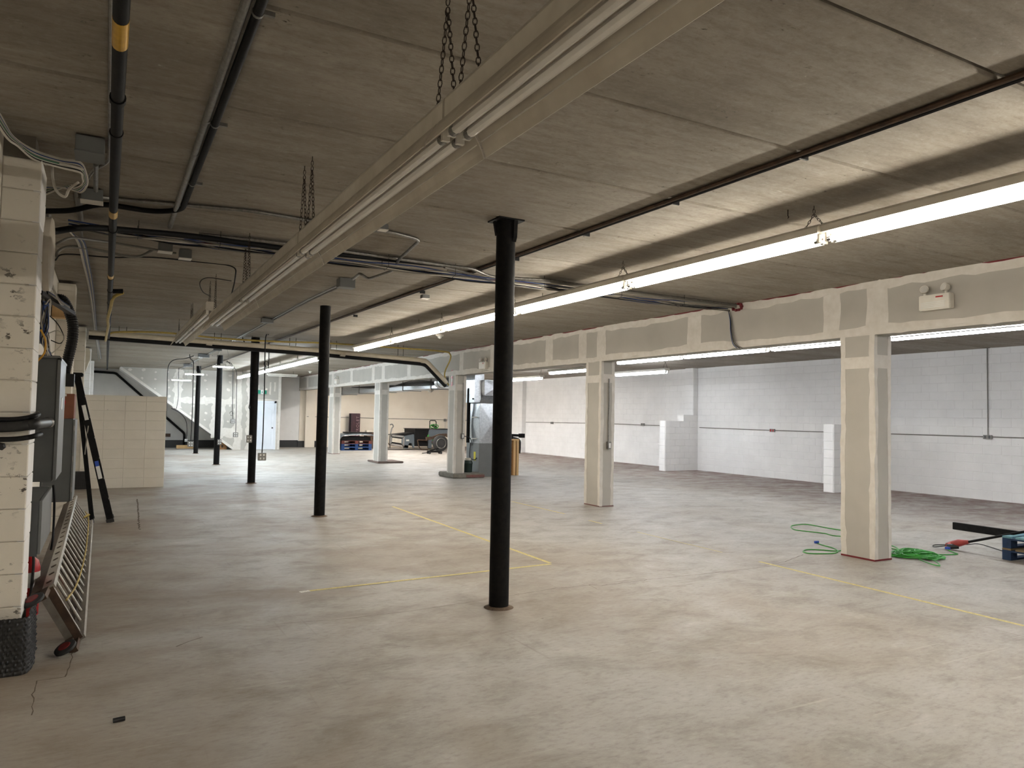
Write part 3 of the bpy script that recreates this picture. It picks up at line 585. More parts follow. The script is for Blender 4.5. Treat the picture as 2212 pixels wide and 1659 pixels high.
# ceiling cable run along the left wall
lb = thing('cable_bundle', 'bundle of white and blue cables running away along the left ceiling edge', 'cable', (-.25, 8, H-.1))
for k in range(6):
    MB().tube(sm([at(150+k*3, 500+k*2, 'Z', H-.08), at(168+k*3, 525, 'Z', H-.1), at(180+k*2.5, 570, 'Z', H-.09), at(190+k*2, 612, 'Z', H-.08), at(199+k*1.2, 660, 'Z', H-.07), at(205+k*.8, 712, 'Z', H-.07), at(211+k*.6, 745, 'Z', H-.07), at(217+k*.4, 775, 'Z', H-.06)], 4), .0065, 5).build('cable', [cw_m, cw_m, cb_m, cg_m, cw_m, cb_m][k], lb, True)
MB().tube([(-.27, 6.5, H-.02), (-.27, 16.5, H-.02), (-.27, 30, H-.02)], .014, 8).build('conduit', cg_m, lb, True)
# cables at the near pilaster head
nb_ = thing('cable_bundle', 'bundle of white and blue cables drooping over the near pilaster head', 'cable', (-.5, 5.5, 3.2))
for k in range(9):
    o_ = k*4.6
    MB().tube(sm([at(-30, 190+o_, 'Y', 5.0), at(8+k*.6, 262+o_*.9, 'Y', 5.25), at(30+k, 297+o_*.5, 'Y', 5.4), at(75, 325+o_*.55, 'Y', 5.5), at(130, 343+o_*.5, 'Y', 5.6), at(172, 350+o_*.6, 'Y', 5.65), at(186-k, 375+k, 'Y', 5.7), at(188-k*1.2, 398, 'Y', 5.75), at(176-k*2, 415-k, 'Y', 5.8), at(150, 408-k, 'Y', 5.9), at(97, 400+k*2.5, 'Y', 6.0)], 5), .007, 5).build('cable', [cw_m, cw_m, cb_m, cw_m, cg_m, M('green_cable', srgb(40, 110, 80), rough=.5), cw_m, ck_m, cw_m][k], nb_, True)
MB().tube(sm([at(113, 357, 'Y', 5.7), at(114, 385, 'Y', 5.7), at(122, 412, 'Y', 5.7), at(140, 425, 'Y', 5.7), at(150, 408, 'Y', 5.7), at(170, 393, 'Y', 5.7)], 5), .009, 6).build('flexible_conduit', cw_m, nb_, True)
MB().tube(sm([at(97, 356, 'Y', 5.6), at(108, 350, 'Y', 5.6), at(150, 358, 'Y', 5.6), at(180, 366, 'Y', 5.65)], 5), .008, 6).build('cable', cw_m, nb_, True)
pipe('low_conduit', 'short vertical grey conduit between the two junction boxes at top left', 'conduit', [at(207, 355, 'Z', H-.05), at(207, 412, 'Z', H-.05)], .016, steel_m, 8)
pipe('low_conduit', 'grey pipe disappearing behind the cable bundle at upper left', 'conduit', [at(172, 425, 'Z', H-.02), at(176, 480, 'Z', H-.02)], .016, cg_m, 8)
# pvc drain and gas hose
pv = thing('drain_pipe', 'pale drain pipe crossing under the ceiling and bending down to the third drywall column', 'pipe', (3, 17.3, 3.05))
pp_ = [at(192, 718, 'Y', 17.3), at(420, 736, 'Y', 17.3), at(690, 757, 'Y', 17.3), at(920, 779, 'Y', 17.3), at(964, 826, 'Y', 17.7)]
MB().tube(bend(pp_, .12), .055, 14).build('pvc_pipe', pvc_m, pv, True)
MB().tube(bend([p+V((0, .07, -.085)) for p in pp_], .12), .05, 14).build('black_pipe', ck_m, pv, True)
for px in (452, 740, 915):
    q = at(px, 718+(px-192)*.0845, 'Y', 17.3); MB().cyl(q+V((-.06, 0, 0)), q+V((.06, 0, -.006)), .061, 14).build('coupling', pvc_m, pv, True)
for px in (265, 470, 632, 720, 865):
    q = at(px, 718+(px-192)*.0845, 'Y', 17.3)
    for dx in (-.07, .07): MB().tube([q+V((dx, 0, .05)), V((q.x+dx, q.y, H))], .006, 5).build('hanger_rod', chain_m, pv)
gh = thing('gas_hose', 'yellow gas hose along the ceiling, looping down beside the third drywall column', 'hose', (3, 17.2, 3.2))
MB().tube(sm([at(228, 736, 'Y', 16.9), at(236, 722, 'Y', 17.0), at(262, 717, 'Y', 17.1), at(360, 719, 'Y', 17.1), at(480, 731, 'Y', 17.1), at(600, 738, 'Y', 17.1), at(700, 741, 'Y', 17.1), at(850, 751, 'Y', 17.1), at(955, 759, 'Y', 17.15), at(972, 765, 'Y', 17.3), at(972, 778, 'Y', 17.4), at(962, 800, 'Y', 17.6), at(961, 815, 'Y', 17.7), at(969, 832, 'Y', 17.85)], 5), .02, 8).build('long_run', gas_m, gh, True)
MB().tube(sm([at(266, 632, 'Y', 10.9), at(245, 643, 'Y', 11.0), at(239, 665, 'Y', 11.6), at(233, 690, 'Y', 12.5), at(234, 705, 'Y', 13.4), at(230, 725, 'Y', 15.5), at(228, 736, 'Y', 16.9)], 5), .021, 8).build('drop_run', gas_m, gh, True)
MB().cyl(at(238, 629, 'Y', 10.8), at(266, 629, 'Y', 10.8), .03, 10).build('valve', black_m, gh, True)
# sensors
for px, py, lb_ in ((950, 727, 'white ceiling sensor below the lit row, left of the foreground column'), (670, 806, 'white ceiling sensor above the far drywall beam end')):
    q = at(px, py-4, 'Z', H); t = thing('ceiling_sensor', lb_, 'sensor', q); MB().lathe(q, (0, 0, -1), [(0, .085), (.02, .085), (.035, .06)], 18).build('base', whe_m, t, True); MB().lathe(q+V((0, 0, -.035)), (0, 0, -1), [(0, .045), (.03, .04), (.05, .015)], 16).build('dome', wht_m, t, True)
for px, py in ((1702, 453), (905, 690), (1172, 633)):
    q = at(px, py, 'Z', H); o = MB().tube([q, q+V((0, 0, -.05)), q+V((.01, 0, -.06)), q+V((0, 0, -.07))], .004, 5).build('ceiling_hook', chain_m)
    tag(o, {1702: 'small bare hook on the ceiling beside the first lit chain joint', 905: 'small bare hook on the ceiling left of the fourth lit light', 1172: 'small bare hook just right of the foreground black column'}[px], 'hook'); ORG[o.name] = V((0, 0, 0))
# drop cords
def outlet(q, par, s=.13):
    b = MB().cbox(q, (s, .07, s)).build('outlet_box', steel_m, par, bev=.006)
    for sx in (-s*.2, s*.2):
        for sz in (-s*.22, s*.22): MB().cbox(q+V((sx, -.038, sz)), (s*.2, .006, s*.25)).build('socket', wht_m, b)
def drop(label, pts, y, r=.009, box=.13, loop=None):
    P = [at(px, py, 'Y', y) for px, py in pts]
    if P[0].z > 2.75: P[0].z = H-.004
    t = thing('drop_cord', label, 'cord', (P[-1].x, y, P[-1].z), 'hanging outlet cords')
    MB().tube(sm(P, 5), r, 6).build('cord', ck_m, t, True)
    if box: outlet(P[-1]+V((0, 0, -box/2)), t, box)
    if loop: q = at(*loop, 'Y', y); MB().tube([q+V((.05*math.cos(k*.524), .01, .07*math.sin(k*.524))) for k in range(12)], r*.7, 5, closed=True).build('coiled_loop', ck_m, t, True)
drop('black cord with four-way outlet box hanging lowest, right of the third column', [(580, 697), (591, 704), (586, 716), (574, 728), (572, 800), (570, 880), (568, 940), (566, 978)], 16.9, .012, .17)
drop('black cord with a loop hanging right of the third black column', [(545, 722), (570, 724), (580, 734), (581, 760), (580, 795)], 18.4, .009, 0, (575, 786))
drop('black cord draping onto the top of the third black column', [(546, 711), (540, 718), (527, 722), (524, 730), (532, 745), (544, 754)], 17.6, .012, 0)
drop('black cord on the left side of the third black column', [(543, 760), (541, 820), (540, 868), (538, 880), (540, 890), (539, 940)], 17.75, .01, 0)
drop('cord hanging behind the half wall corner', [(418, 778), (398, 775), (375, 778), (363, 795), (361, 850), (359, 905)], 25, .012, 0)
drop('cord with an outlet box hanging left of the fifth black column', [(460, 752), (440, 754), (420, 757), (410, 765), (412, 776), (418, 784), (417, 830), (415, 900), (412, 953)], 24.5, .012, .17)
drop('cord with loop and outlet box hanging right of the fourth column', [(488, 786), (502, 790), (503, 840), (502, 885), (503, 905)], 27, .01, .15, (500, 893))
drop('cord with outlet box hanging lower, right of the fourth column', [(490, 787), (500, 790), (511, 804), (511, 850), (510, 900), (509, 934)], 26.5, .01, .16)
drop('short grey wire hanging below the farthest bar light', [(386, 800), (385, 826), (385, 860), (381, 883)], 32.5, .01, 0)
drop('cord running down the stair slope to a wall box', [(370, 882), (390, 893), (402, 910), (404, 935), (402, 948)], 33.56, .012, .12)
# ================================================================== WALL DEVICES
def emergency(q, n, label, s=1.0):
    q = V(q); n = V(n); u = V((0, 0, 1)).cross(n); t = thing('emergency_light', label, 'emergency light', q, 'twin-head emergency lights'); mm = Matrix((u.to_4d(), n.to_4d(), (0, 0, 1, 0), (0, 0, 0, 1))); mm = Matrix.Translation(q) @ Matrix(((u.x, n.x, 0, 0), (u.y, n.y, 0, 0), (0, 0, 1, 0), (0, 0, 0, 1)))
    b = MB(mm).box((-.175*s, 0, -.085*s), (.175*s, .09*s, .085*s)).build('case', whe_m, t, bev=.008)
    for k in range(4): MB(mm).box((-.15*s, .09*s, -.06*s+k*.018), (.12*s, .0925*s, -.052*s+k*.018)).build('vent_rib', wht_m, b)
    MB(mm).box((.02*s, .09*s, .045*s), (.10*s, .0925*s, .06*s)).build('red_label', red_m, b)
    for sx in (-.13, .11):
        m2 = mm @ Matrix.Translation((sx*s, .045*s, .085*s)); MB(m2).cyl((0, 0, 0), (0, 0, .03*s), .015*s, 8).build('lamp_neck', whe_m, t)
        m3 = m2 @ Matrix.Translation((0, 0, .065*s)) @ Matrix.Rotation(.35*(1 if sx > 0 else -1), 4, 'Z') @ Matrix.Rotation(.25, 4, 'X')
        h = MB(m3).lathe((0, -.035*s, 0), (0, 1, 0), [(0, .02*s), (.02*s, .04*s), (.07*s, .045*s)], 16).build('lamp_head', whe_m, t, True); MB(m3).lathe((0, .035*s, 0), (0, 1, 0), [(0, .04*s), (.004*s, .036*s), (.006*s, .001)], 16).build('lens', lensoff_m, h, True)
q = (at(1993, 655, 'X', X1)+at(2064, 655, 'X', X1))/2; emergency((X1, q.y, 2.985), (-1, 0, 0), 'twin-head emergency light on the beam, right of the nearest drywall column')
q = at(1048, 790, 'X', X1); emergency((X1, q.y, q.z), (-1, 0, 0), 'twin-head emergency light on the beam, left of the foreground black column', 1.0)
q = at(730, 824, 'X', X1); emergency((X1, q.y, q.z), (-1, 0, 0), 'twin-head emergency light on the beam beside the second black column', 1.1)
q = at(566, 847, 'Y', sy); t = thing('exit_sign', 'green running-man exit sign with lamp heads above the white door', 'sign', q)
b = MB().box(q+V((-.2, -.06, -.1)), q+V((.2, 0, .1))).build('case', whe_m, t, bev=.006)
MB().box(q+V((-.185, -.064, -.085)), q+V((-.06, -.06, .085))).build('green_panel', sgreen_m, b); MB().box(q+V((.06, -.064, -.085)), q+V((.185, -.064+.004, .085))).build('green_panel', sgreen_m, b); MB().box(q+V((-.06, -.063, -.085)), q+V((.06, -.06, .085))).build('white_panel', wht_m, b)
mn = MB(); c = q+V((0, -.066, 0))
for p0, p1, wd in (((.005, .03), (-.005, -.02), .026), ((-.005, -.02), (.03, -.035), .015), ((.03, -.035), (.035, -.07), .013), ((-.005, -.02), (-.02, -.045), .015), ((-.02, -.045), (-.045, -.05), .013), ((.005, .025), (.035, .01), .011), ((.005, .025), (-.03, .01), .011)): mn.bar(c+V((p0[0], 0, p0[1])), c+V((p1[0], 0, p1[1])), wd, .003, (0, 1, 0))
mn.lathe(c+V((.014, .001, .055)), (0, -1, 0), [(0, .014), (.003, .014)], 10); mn.build('running_figure', sgreen_m, b)
for sx in (-.17, .17): MB().lathe(q+V((sx, -.02, .13)), (0, -1, 0), [(0, .02), (.02, .045), (.06, .045)], 14).build('lamp_head', whe_m, t, True)
# right wall conduit and outlets
rc = pipe('wall_conduit', 'thin surface conduit running along the white right wall', 'conduit', [(XR_-.022, YF+1, 1.4), (XR_-.022, 9.27, 1.39), (XR_-.022, 15.2, 1.38), (XR_-.022, 18.3, 1.4)], .011, cg_m, 6)
pipe('wall_conduit', 'thin surface conduit on the right wall beyond the stepped stub wall', 'conduit', [(XR_-.022, 18.85, 1.42), (XR_-.022, 24, 1.44), (XR_-.022, 29.7, 1.4)], .011, cg_m, 6)
pipe('wall_conduit', 'vertical conduit from the ceiling down to the near right wall outlet', 'conduit', [(XR_-.022, 9.27, 1.4), (XR_-.022, 9.27, H)], .011, cg_m, 6)
for yy, zz, nm in ((9.27, 1.385, 'outlet below the vertical conduit'), (15.27, 1.38, 'red-faced outlet'), (21.2, 1.445, 'outlet seen just right of the second drywall column'), (27.4, 1.4, 'farthest outlet')):
    t = thing('wall_outlet', nm+' on the white right wall', 'outlet', (XR_, yy, zz), 'right wall outlets')
    b = MB().box((XR_-.055, yy-.09, zz-.045), (XR_-.008, yy+.09, zz+.045)).build('box', steel_m, t, bev=.005)
    for s_ in (-.045, .045): MB().box((XR_-.058, yy+s_-.022, zz-.03), (XR_-.055, yy+s_+.022, zz+.03)).build('socket', red_m if yy == 15.27 else greyd_m, b)
# far cream wall conduit
pipe('wall_conduit', 'thin conduit along the pale cream far wall', 'conduit', [(8.4, YB-.22, 1.46), (9.0, YB-.04, 1.46), (11, YB-.04, 1.44), (13.5, YB-.04, 1.42), (16.9, YB-.04, 1.4)], .012, cg_m, 6)
t = thing('wall_outlet', 'outlet with a loop of wire on the far cream wall above the green washer', 'outlet', (15.6, YB-.04, 1.4)); MB().box((15.55, YB-.1, 1.32), (15.67, YB-.03, 1.46)).build('box', steel_m, t); MB().tube([(15.85+.12*math.cos(k*.524), YB-.06, 1.46+.1*math.sin(k*.524)) for k in range(12)], .012, 6, closed=True).build('wire_loop', cw_m, t, True); MB().cyl((15.62, YB-.05, 1.32), (15.62, YB-.05, .2), .015, 6).build('drop_conduit', cw_m, t)
# stair-side black pipe
pipe('black_pipe', 'black pipe following the stair slope down to the floor', 'pipe', [(XL_, YB-.08, 3.2), (.32, YB-.08, 3.17), (3.1, YB-.08, .62), (3.1, YB-.08, 0)], .05, black_m, 12, .1)
# cable drop at the beam
cd = thing('cable_drop', 'three thin cables drooping from the ceiling down the drywall beam', 'cable', (X1, 7.9, 2.8))
for k in range(3): MB().tube(sm([at(1572, 666, 'X', X1-.03), at(1577+k*1.5, 690, 'X', X1-.02), at(1578+k*2, 715, 'X', X1-.02), at(1583+k*3, 742, 'X', X1-.03), at(1592+k*6, 752, 'X', X1-.03)], 5), .006, 5).build('cable', [cb_m, ck_m, cg_m][k], cd, True)
# ================================================================== LEFT WALL EQUIPMENT
t = thing('electrical_cabinet', 'grey electrical cabinet on the wall just past the near pilaster', 'cabinet', (-.48, 7.13, 1.03))
cbz0, cbz1 = 1.03, 2.04
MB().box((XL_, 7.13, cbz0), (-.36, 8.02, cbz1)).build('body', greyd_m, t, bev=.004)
d_ = MB().box((-.36, 7.12, cbz0+.01), (-.335, 8.03, cbz1-.01)).build('door', greyp_m, t, bev=.004); MB().box((-.335, 7.4, 1.62), (-.331, 7.55, 1.72)).build('label_plate', wht_m, d_)
MB().prism([(XL_, 7.1, cbz1), (-.33, 7.1, cbz1), (-.33, 7.1, cbz1-.02), (-.345, 7.1, cbz1+.02), (XL_, 7.1, cbz1+.02)], (0, 1, 0), .96).build('rain_hood', greyp_m, t)
for k, (py, r_, mt, nm) in enumerate(((918, .034, plast_m, 'thick'), (900, .015, ck_m, 'upper thin'), (945, .016, ck_m, 'lower thin'))):
    o = pipe('flexible_conduit', nm+' black flexible conduit crossing the near pilaster into the grey cabinet', 'conduit', sm([at(-60, py+4, 'Y', 5.44), at(20, py+(4 if k != 1 else 6), 'Y', 5.44), at(60, py+(0 if k != 1 else 2), 'Y', 5.44), at(82, py-3-k, 'Y', 5.6), at((104, 80, 88)[k], (913, 893, 938)[k], 'Y', 7.1)], 6), r_, mt, 12)
    q = at((104, 80, 88)[k], (913, 893, 938)[k], 'Y', 7.1); MB().lathe(q+V((0, -.12, 0)), (0, 1, 0), [(0, r_*1.15), (.06, r_*1.15), (.07, r_*1.35), (.13, r_*1.35)], 12).build('connector', steel_m, o, True)
q = at(3, 964, 'Y', 5.46); o = MB().lathe(q, (0, -1, 0), [(0, .025), (.02, .025), (.03, .014)], 6).build('wall_bolt', plast_m); tag(o, 'black bolt on the face of the near pilaster', 'bolt')
t = thing('splitter_box', 'low grey splitter box mounted under the electrical cabinet', 'box', (-.48, 5.95, .63))
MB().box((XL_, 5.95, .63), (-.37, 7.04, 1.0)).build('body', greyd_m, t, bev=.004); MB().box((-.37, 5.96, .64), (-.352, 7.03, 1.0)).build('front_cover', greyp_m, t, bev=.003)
for zz in (.72, .86): MB().lathe((-.46, 5.95, zz), (0, -1, 0), [(0, .035), (.02, .035), (.025, .022), (.05, .022)], 12).build('connector', steel_m, t, True)
MB().tube(sm([(-.34, 6.9, 1.02), (-.33, 6.95, .9), (-.33, 7.02, .7), (-.33, 6.97, .58), (-.34, 7.0, .5)]), .009, 6).build('cord', ck_m, t, True)
t = thing('electrical_cabinet', 'tall grey cabinet behind the black step ladder', 'cabinet', (-.46, 9.93, .56))
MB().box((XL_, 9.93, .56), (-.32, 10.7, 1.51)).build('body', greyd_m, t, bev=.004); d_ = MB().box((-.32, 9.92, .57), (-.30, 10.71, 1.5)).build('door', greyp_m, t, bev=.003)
for zz in (.7, 1.05, 1.4): MB().cyl((-.31, 9.925, zz-.03), (-.31, 9.925, zz+.03), .008, 8).build('hinge', steel_m, d_)
t = thing('cardboard_box', 'brown carton with a red seal on top of the tall grey cabinet', 'box', (-.45, 10.2, 1.51))
b = MB().box((-.6, 9.98, 1.512), (-.32, 10.5, 1.8)).build('carton', cardd_m, t, bev=.003); MB().lathe((-.46, 9.979, 1.7), (0, -1, 0), [(0, .055), (.002, .055)], 18).build('red_seal', red_m, b); MB().box((-.5, 9.977, 1.77), (-.4, 9.98, 1.795)).build('label', wht_m, b)
t = thing('fire_extinguisher', 'red fire extinguisher half hidden behind the near pilaster', 'extinguisher', (-.455, 6.62, .08))
e0 = V((-.455, 6.62, .08)); MB().lathe(e0, (0, 0, 1), [(0, .06), (.01, .072), (.36, .072), (.41, .06), (.44, .026), (.47, .026)], 24).build('cylinder', red_m, t, True)
MB().lathe(e0+V((0, 0, .22)), (0, 0, 1), [(0, .0735), (.11, .0735)], 24).build('label', wht_m, t, True); MB().cbox(e0+V((0, 0, .49)), (.04, .05, .04)).build('valve', chrome_m, t); MB().bar(e0+V((0, -.02, .51)), e0+V((.0, .11, .54)), .02, .012).build('handle', steel_m, t); MB().tube(sm([e0+V((0, -.03, .48)), e0+V((.03, -.09, .45)), e0+V((.03, -.085, .3)), e0+V((.02, -.08, .12))]), .01, 6).build('hose', rub_m, t, True); MB().box(e0+V((-.17, -.02, .2)), e0+V((-.06, .02, .26))).build('bracket', steel_m, t)
# wrinkled black membrane round the near pilaster foot
mb = MB(); path = [(-.75, 5.46), (-.40, 5.46), (-.375, 5.48), (-.37, 5.52), (-.37, 5.98)]; seg = []; 
for i in range(len(path)-1):
    a, b = V(path[i]), V(path[i+1]); k = max(1, int((b-a).length/.008))
    for j in range(k): seg.append((a+(b-a)*j/k, (b-a).normalized()))
seg.append((V(path[-1]), (V(path[-1])-V(path[-2])).normalized())); nz = 44; vs = []; s_ = 0
for i, (p, d) in enumerate(seg):
    nrm = V((d.y, -d.x)); s_ = i*.008
    for j in range(nz+1):
        z = .345*j/nz; row = int(z/.024); dim = max(0, math.sin((s_+.012*(row % 2))*2*math.pi/.026))*max(0, math.sin((z % .024)/.024*math.pi))
        off = .012*dim+.02*(1-j/nz)**2+.006*math.sin(s_*14+z*9); qz = z if j else 0
        vs.append((p.x+nrm.x*off, p.y+nrm.y*off, qz))
mb.add(vs, [(i*(nz+1)+j, (i+1)*(nz+1)+j, (i+1)*(nz+1)+j+1, i*(nz+1)+j+1) for i in range(len(seg)-1) for j in range(nz)])
o = mb.build('dimple_membrane', plast_m, smooth=True); tag(o, 'black dimpled plastic membrane wrapped round the near pilaster foot', 'membrane')
o = MB().box((-.61, 6.2, 0), (-.595, 9.6, .4)).build('dimple_membrane', plast_m); tag(o, 'flat black membrane along the wall foot behind the long ladder', 'membrane')
mb = MB().box((-.5, hy-.03, 0), (-.27, hy-.005, .36))
for i in range(6):
    for j in range(10): mb.cbox((-.48+i*.037, hy-.033, .02+j*.034), (.02, .01, .018))
o = mb.build('dimple_mat', plast_m); tag(o, 'black dimpled mat leaning on the foot of the half wall', 'mat')
# round wall unit
q = V((-.36, 6.06, at(110, 534, 'X', -.36).z)); t = thing('round_wall_unit', 'large round cream dish-shaped unit mounted high behind the near pilaster', 'wall unit', q)
MB().lathe(q+V((-.26, 0, 0)), (1, 0, 0), [(0, .13), (.1, .17), (.2, .235)], 32).build('back_body', pvc_m, t, True); MB().lathe(q+V((-.06, 0, 0)), (1, 0, 0), [(0, .235), (.01, .255), (.045, .255), (.055, .24), (.05, .05)], 32).build('front_rim', dust_shade_m, t, True)
q = at(187, 779, 'Y', 19.0); t = thing('wall_speaker', 'small cream tapered unit high on the left wall beyond the half wall', 'wall unit', q)
MB().prism([q+V(p) for p in ((-.1, -.2, -.27), (.0, -.2, -.22), (.06, -.2, .0), (.06, -.2, .22), (.03, -.2, .27), (-.1, -.2, .27))], (0, 1, 0), .4).build('case', pvc_m, t, bev=.01); MB().box(q+V((.06, -.16, .0)), q+V((.068, .16, .2))).build('grille', dust_shade_m, t); MB().box((XL_, q.y-.05, q.z-.1), (q.x-.09, q.y+.05, q.z+.1)).build('wall_bracket', steel_m, t)
# wire clutter above the cabinet
wc = thing('wire_clutter', 'tangle of blue, white and yellow wires over an open panel above the grey cabinet', 'wires', (-.5, 7, 2.4))
MB().box((XL_, 6.7, 2.15), (-.52, 7.5, 2.95)).build('open_panel', greyp_m, wc); MB().box((-.52, 6.75, 2.35), (-.47, 6.95, 2.6)).build('terminal_block', plast_m, wc); MB().box((-.5, 6.9, 2.15), (-.44, 7.1, 2.32)).build('metal_bracket', steel_m, wc)
MB().cyl((-.47, 7.05, 2.2), (-.47, 7.05, 3.2), .025, 10).build('conduit', steel_m, wc, True); MB().cyl((-.5, 6.9, 2.6), (-.5, 6.9, 3.25), .02, 10).build('black_conduit', ck_m, wc, True)
for k in range(16):
    mt = [cb_m, cb_m, cw_m, ck_m, cw_m, cg_m][k % 6]; x_ = R.uniform(84, 100); 
    MB().tube(sm([at(x_, 610+R.uniform(-10, 60), 'Y', 6.7), at(x_+R.uniform(-2, 12), 655+R.uniform(-15, 15), 'Y', 6.75), at(x_+R.uniform(-3, 10), 700+R.uniform(-12, 12), 'Y', 6.8), at(R.uniform(86, 106), 735+R.uniform(-8, 8), 'Y', 6.85), at(R.uniform(90, 112), 768, 'Y', 7.0)], 5), .0045, 5).build('wire', mt, wc, True)
for k, (mt, bow) in enumerate(((ck_m, 28), (cw_m, 28))): MB().tube(sm([at(105, 680+k*40, 'Y', 6.9), at(125, 700+k*14, 'Y', 6.9), at(138, 728, 'Y', 6.9), at(130, 742+k*6, 'Y', 6.9), at(110, 735+k*30, 'Y', 6.9)], 5), .004, 5).build('wire', mt, wc, True)
MB().tube(sm([at(88, 712, 'Y', 6.3), at(98, 735, 'Y', 6.3), at(96, 762, 'Y', 6.3), at(80, 781, 'Y', 6.3)], 6), .007, 6).build('yellow_wire', cy_m, wc, True)
for k in range(5): MB().tube(sm([at(90+k*2, 572+k*2, 'Y', 6.5), at(108+k*2, 612+k*4, 'Y', 6.7), at(126+k, 643+k*3, 'Y', 6.9), at(133+k, 655+k, 'Y', 7.2)], 5), .005, 5).build('wire', [cw_m, cg_m, cw_m, cg_m, cw_m][k], wc, True)
ct = thing('cable_tray', 'slim black cable tray arm sloping across above the grey cabinet', 'cable tray', at(110, 650, 'Y', 6.9))
MB().bar(at(84, 632, 'Y', 6.5), at(156, 677, 'Y', 7.8), .05, .03).build('arm', plast_m, ct)
for k in range(5): MB().tube([at(84, 622+k*3, 'Y', 6.5)+V((0, 0, .02)), at(150, 668+k*2, 'Y', 7.7)+V((0, 0, .025))], .006, 5).build('cable', [cb_m, cw_m, cw_m, cb_m, cw_m][k], ct, True)
pc = at(128, 645, 'Y', 8.2); P = sm([at(122, 645, 'Y', 8.2), at(135, 648, 'Y', 8.2), at(147, 668, 'Y', 8.2), at(157, 700, 'Y', 8.2), at(156, 735, 'Y', 8.2), at(148, 770, 'Y', 8.2), at(141, 800, 'Y', 8.2), at(140, 812, 'Y', 8.2)], 14)
fx = MB().tube(P, [.05 if i % 2 else .043 for i in range(len(P))], 12).build('flexible_conduit', plast_m, smooth=False); tag(fx, 'thick black corrugated conduit arching down to the grey cabinet top', 'conduit'); ORG[fx.name] = V((0, 0, 0)); MB().cbox(P[-1]+V((0, 0, -.04)), (.16, .12, .12)).build('clamp', plast_m, fx)
q = at(130, 673, 'Y', 10.5); o = MB().cbox(q, (.16, .2, .16)).build('wooden_block', wood_m); tag(o, 'small bare wooden block high on the wall behind the corrugated conduit', 'wood')
# black step ladder
t = thing('step_ladder', 'black step ladder standing folded against the left wall cabinet', 'ladder', (.02, 12.4, 0))
tp = V((-.38, 12.42, 2.10)); ff = V((.125, 12.4, 0)); rf = V((-.11, 12.45, 0)); rtop = V((-.36, 12.45, 1.95))
for yy in (-.2, .25):
    r_ = MB().bar(ff+V((0, yy, 0)), tp+V((0, yy*.6, 0)), .03, .085, (1, 0, 0)).build('front_rail', black_m, t); MB().bar(ff+V((.0, yy, 0)), ff+V((-.012, yy, .05)), .045, .1, (1, 0, 0)).build('foot', rub_m, r_)
    if yy < 0:
        dv = (tp-ff); 
        for f0, f1, mt in ((.30, .42, wht_m), (.385, .42, blu_m), (.7, .8, wht_m)):
            a, b = ff+dv*f0+V((0, yy*(1-.4*f0)-.0165, 0)), ff+dv*f1+V((0, yy*(1-.4*f1)-.0165, 0)); MB().bar(a+V((0, -.001 if mt is blu_m else 0, 0)), b+V((0, -.001 if mt is blu_m else 0, 0)), .003, .05, (1, 0, 0)).build('sticker', mt, r_)
    r_ = MB().bar(rf+V((0, yy, 0)), rtop+V((0, yy*.6, 0)), .025, .05, (1, 0, 0)).build('rear_rail', black_m, t); MB().bar(rf+V((0, yy, 0)), rf+V((-.006, yy, .04)), .035, .06, (1, 0, 0)).build('foot', rub_m, r_)
for k in range(1, 7):
    c = ff+(tp-ff)*k/7; c.z = ff.z+(tp.z-ff.z)*k/7; MB().cbox(c+V((0, .025*(1-k/14), 0)), (.08, .44-.16*k/7, .025)).build('step', alu_m, t)
MB().cbox(tp+V((.01, .01, .02)), (.14, .34, .05)).build('top_cap', black_m, t, bev=.01); MB().tube([ff+(tp-ff)*.66+V((0, -.17, 0)), rf+(rtop-rf)*.5+V((0, -.17, 0))], .008, 6).build('spreader', alu_m, t)
# extension ladder lying on its side along the wall
t = thing('extension_ladder', 'long aluminium extension ladder lying on its side along the left wall', 'ladder', (-.2, 6, 0))
B0, B1, T0, T1 = V((-.10, 6.02, .03)), V((-.13, 12.2, .03)), V((-.292, 6.0, .40)), V((-.335, 12.0, .40))
rn = (T0-B0).cross(B1-B0).normalized()
if rn.x < 0: rn = -rn
for nm, off, mt, sh in (('base', 0, alu_m, 0), ('fly', -.075, rust_m, .15)):
    o_ = rn*off
    for a, b in ((B0, B1), (T0, T1)): MB().bar(a+o_, b+o_, .028, .075, rn).build(nm+'_rail', mt, t)
    m_ = T0-B0
    for k in range(20):
        f = (k+.5)/20; a, b = B0+(B1-B0)*f, T0+(T1-T0)*f; MB().tube([a+o_, b+o_], .011, 8).build(nm+'_rung', alu_m if off == 0 else rust_m, t, True)
for k in range(20):
    f = (k+.5)/20; q = T0+(T1-T0)*f; d = (T0-B0).normalized(); MB().lathe(q+d*.014-rn*.0, d, [(0, .02), (.004, .02), (.005, .012)], 10).build('rung_plug', rust_m, t)
MB().bar(B0+V((.0, 0, 0)), T0, .02, .05, rn).build('end_bar', rust_m, t); MB().bar(B0+(B1-B0)*.02-rn*.04, T0+(T1-T0)*.02-rn*.04, .03, .1, rn).build('end_plate', alu_m, t)
for a in (B0, T0):
    ft = MB().bar(a-rn*.02+V((0, 0, -.0)), a+V((-.0, -.22, -.005))-rn*.03, .03, .05, rn).build('shoe_arm', rust_m, t)
    q = a+V((-.075, -.24, 0)); q.z = max(q.z-.02, .045); ax = V((-.45, -.25, .86)); MB().lathe(q-ax*.015, ax, [(0, .05), (.006, .068), (.022, .068), (.028, .058)], 20).build('shoe_pad', rub_m, ft, True); MB().lathe(q+ax*.013, ax, [(0, .04), (.004, .036)], 14).build('red_hub', M('dull_red', srgb(130, 26, 26), srgb(90, 20, 20), 20, .6), ft, True)
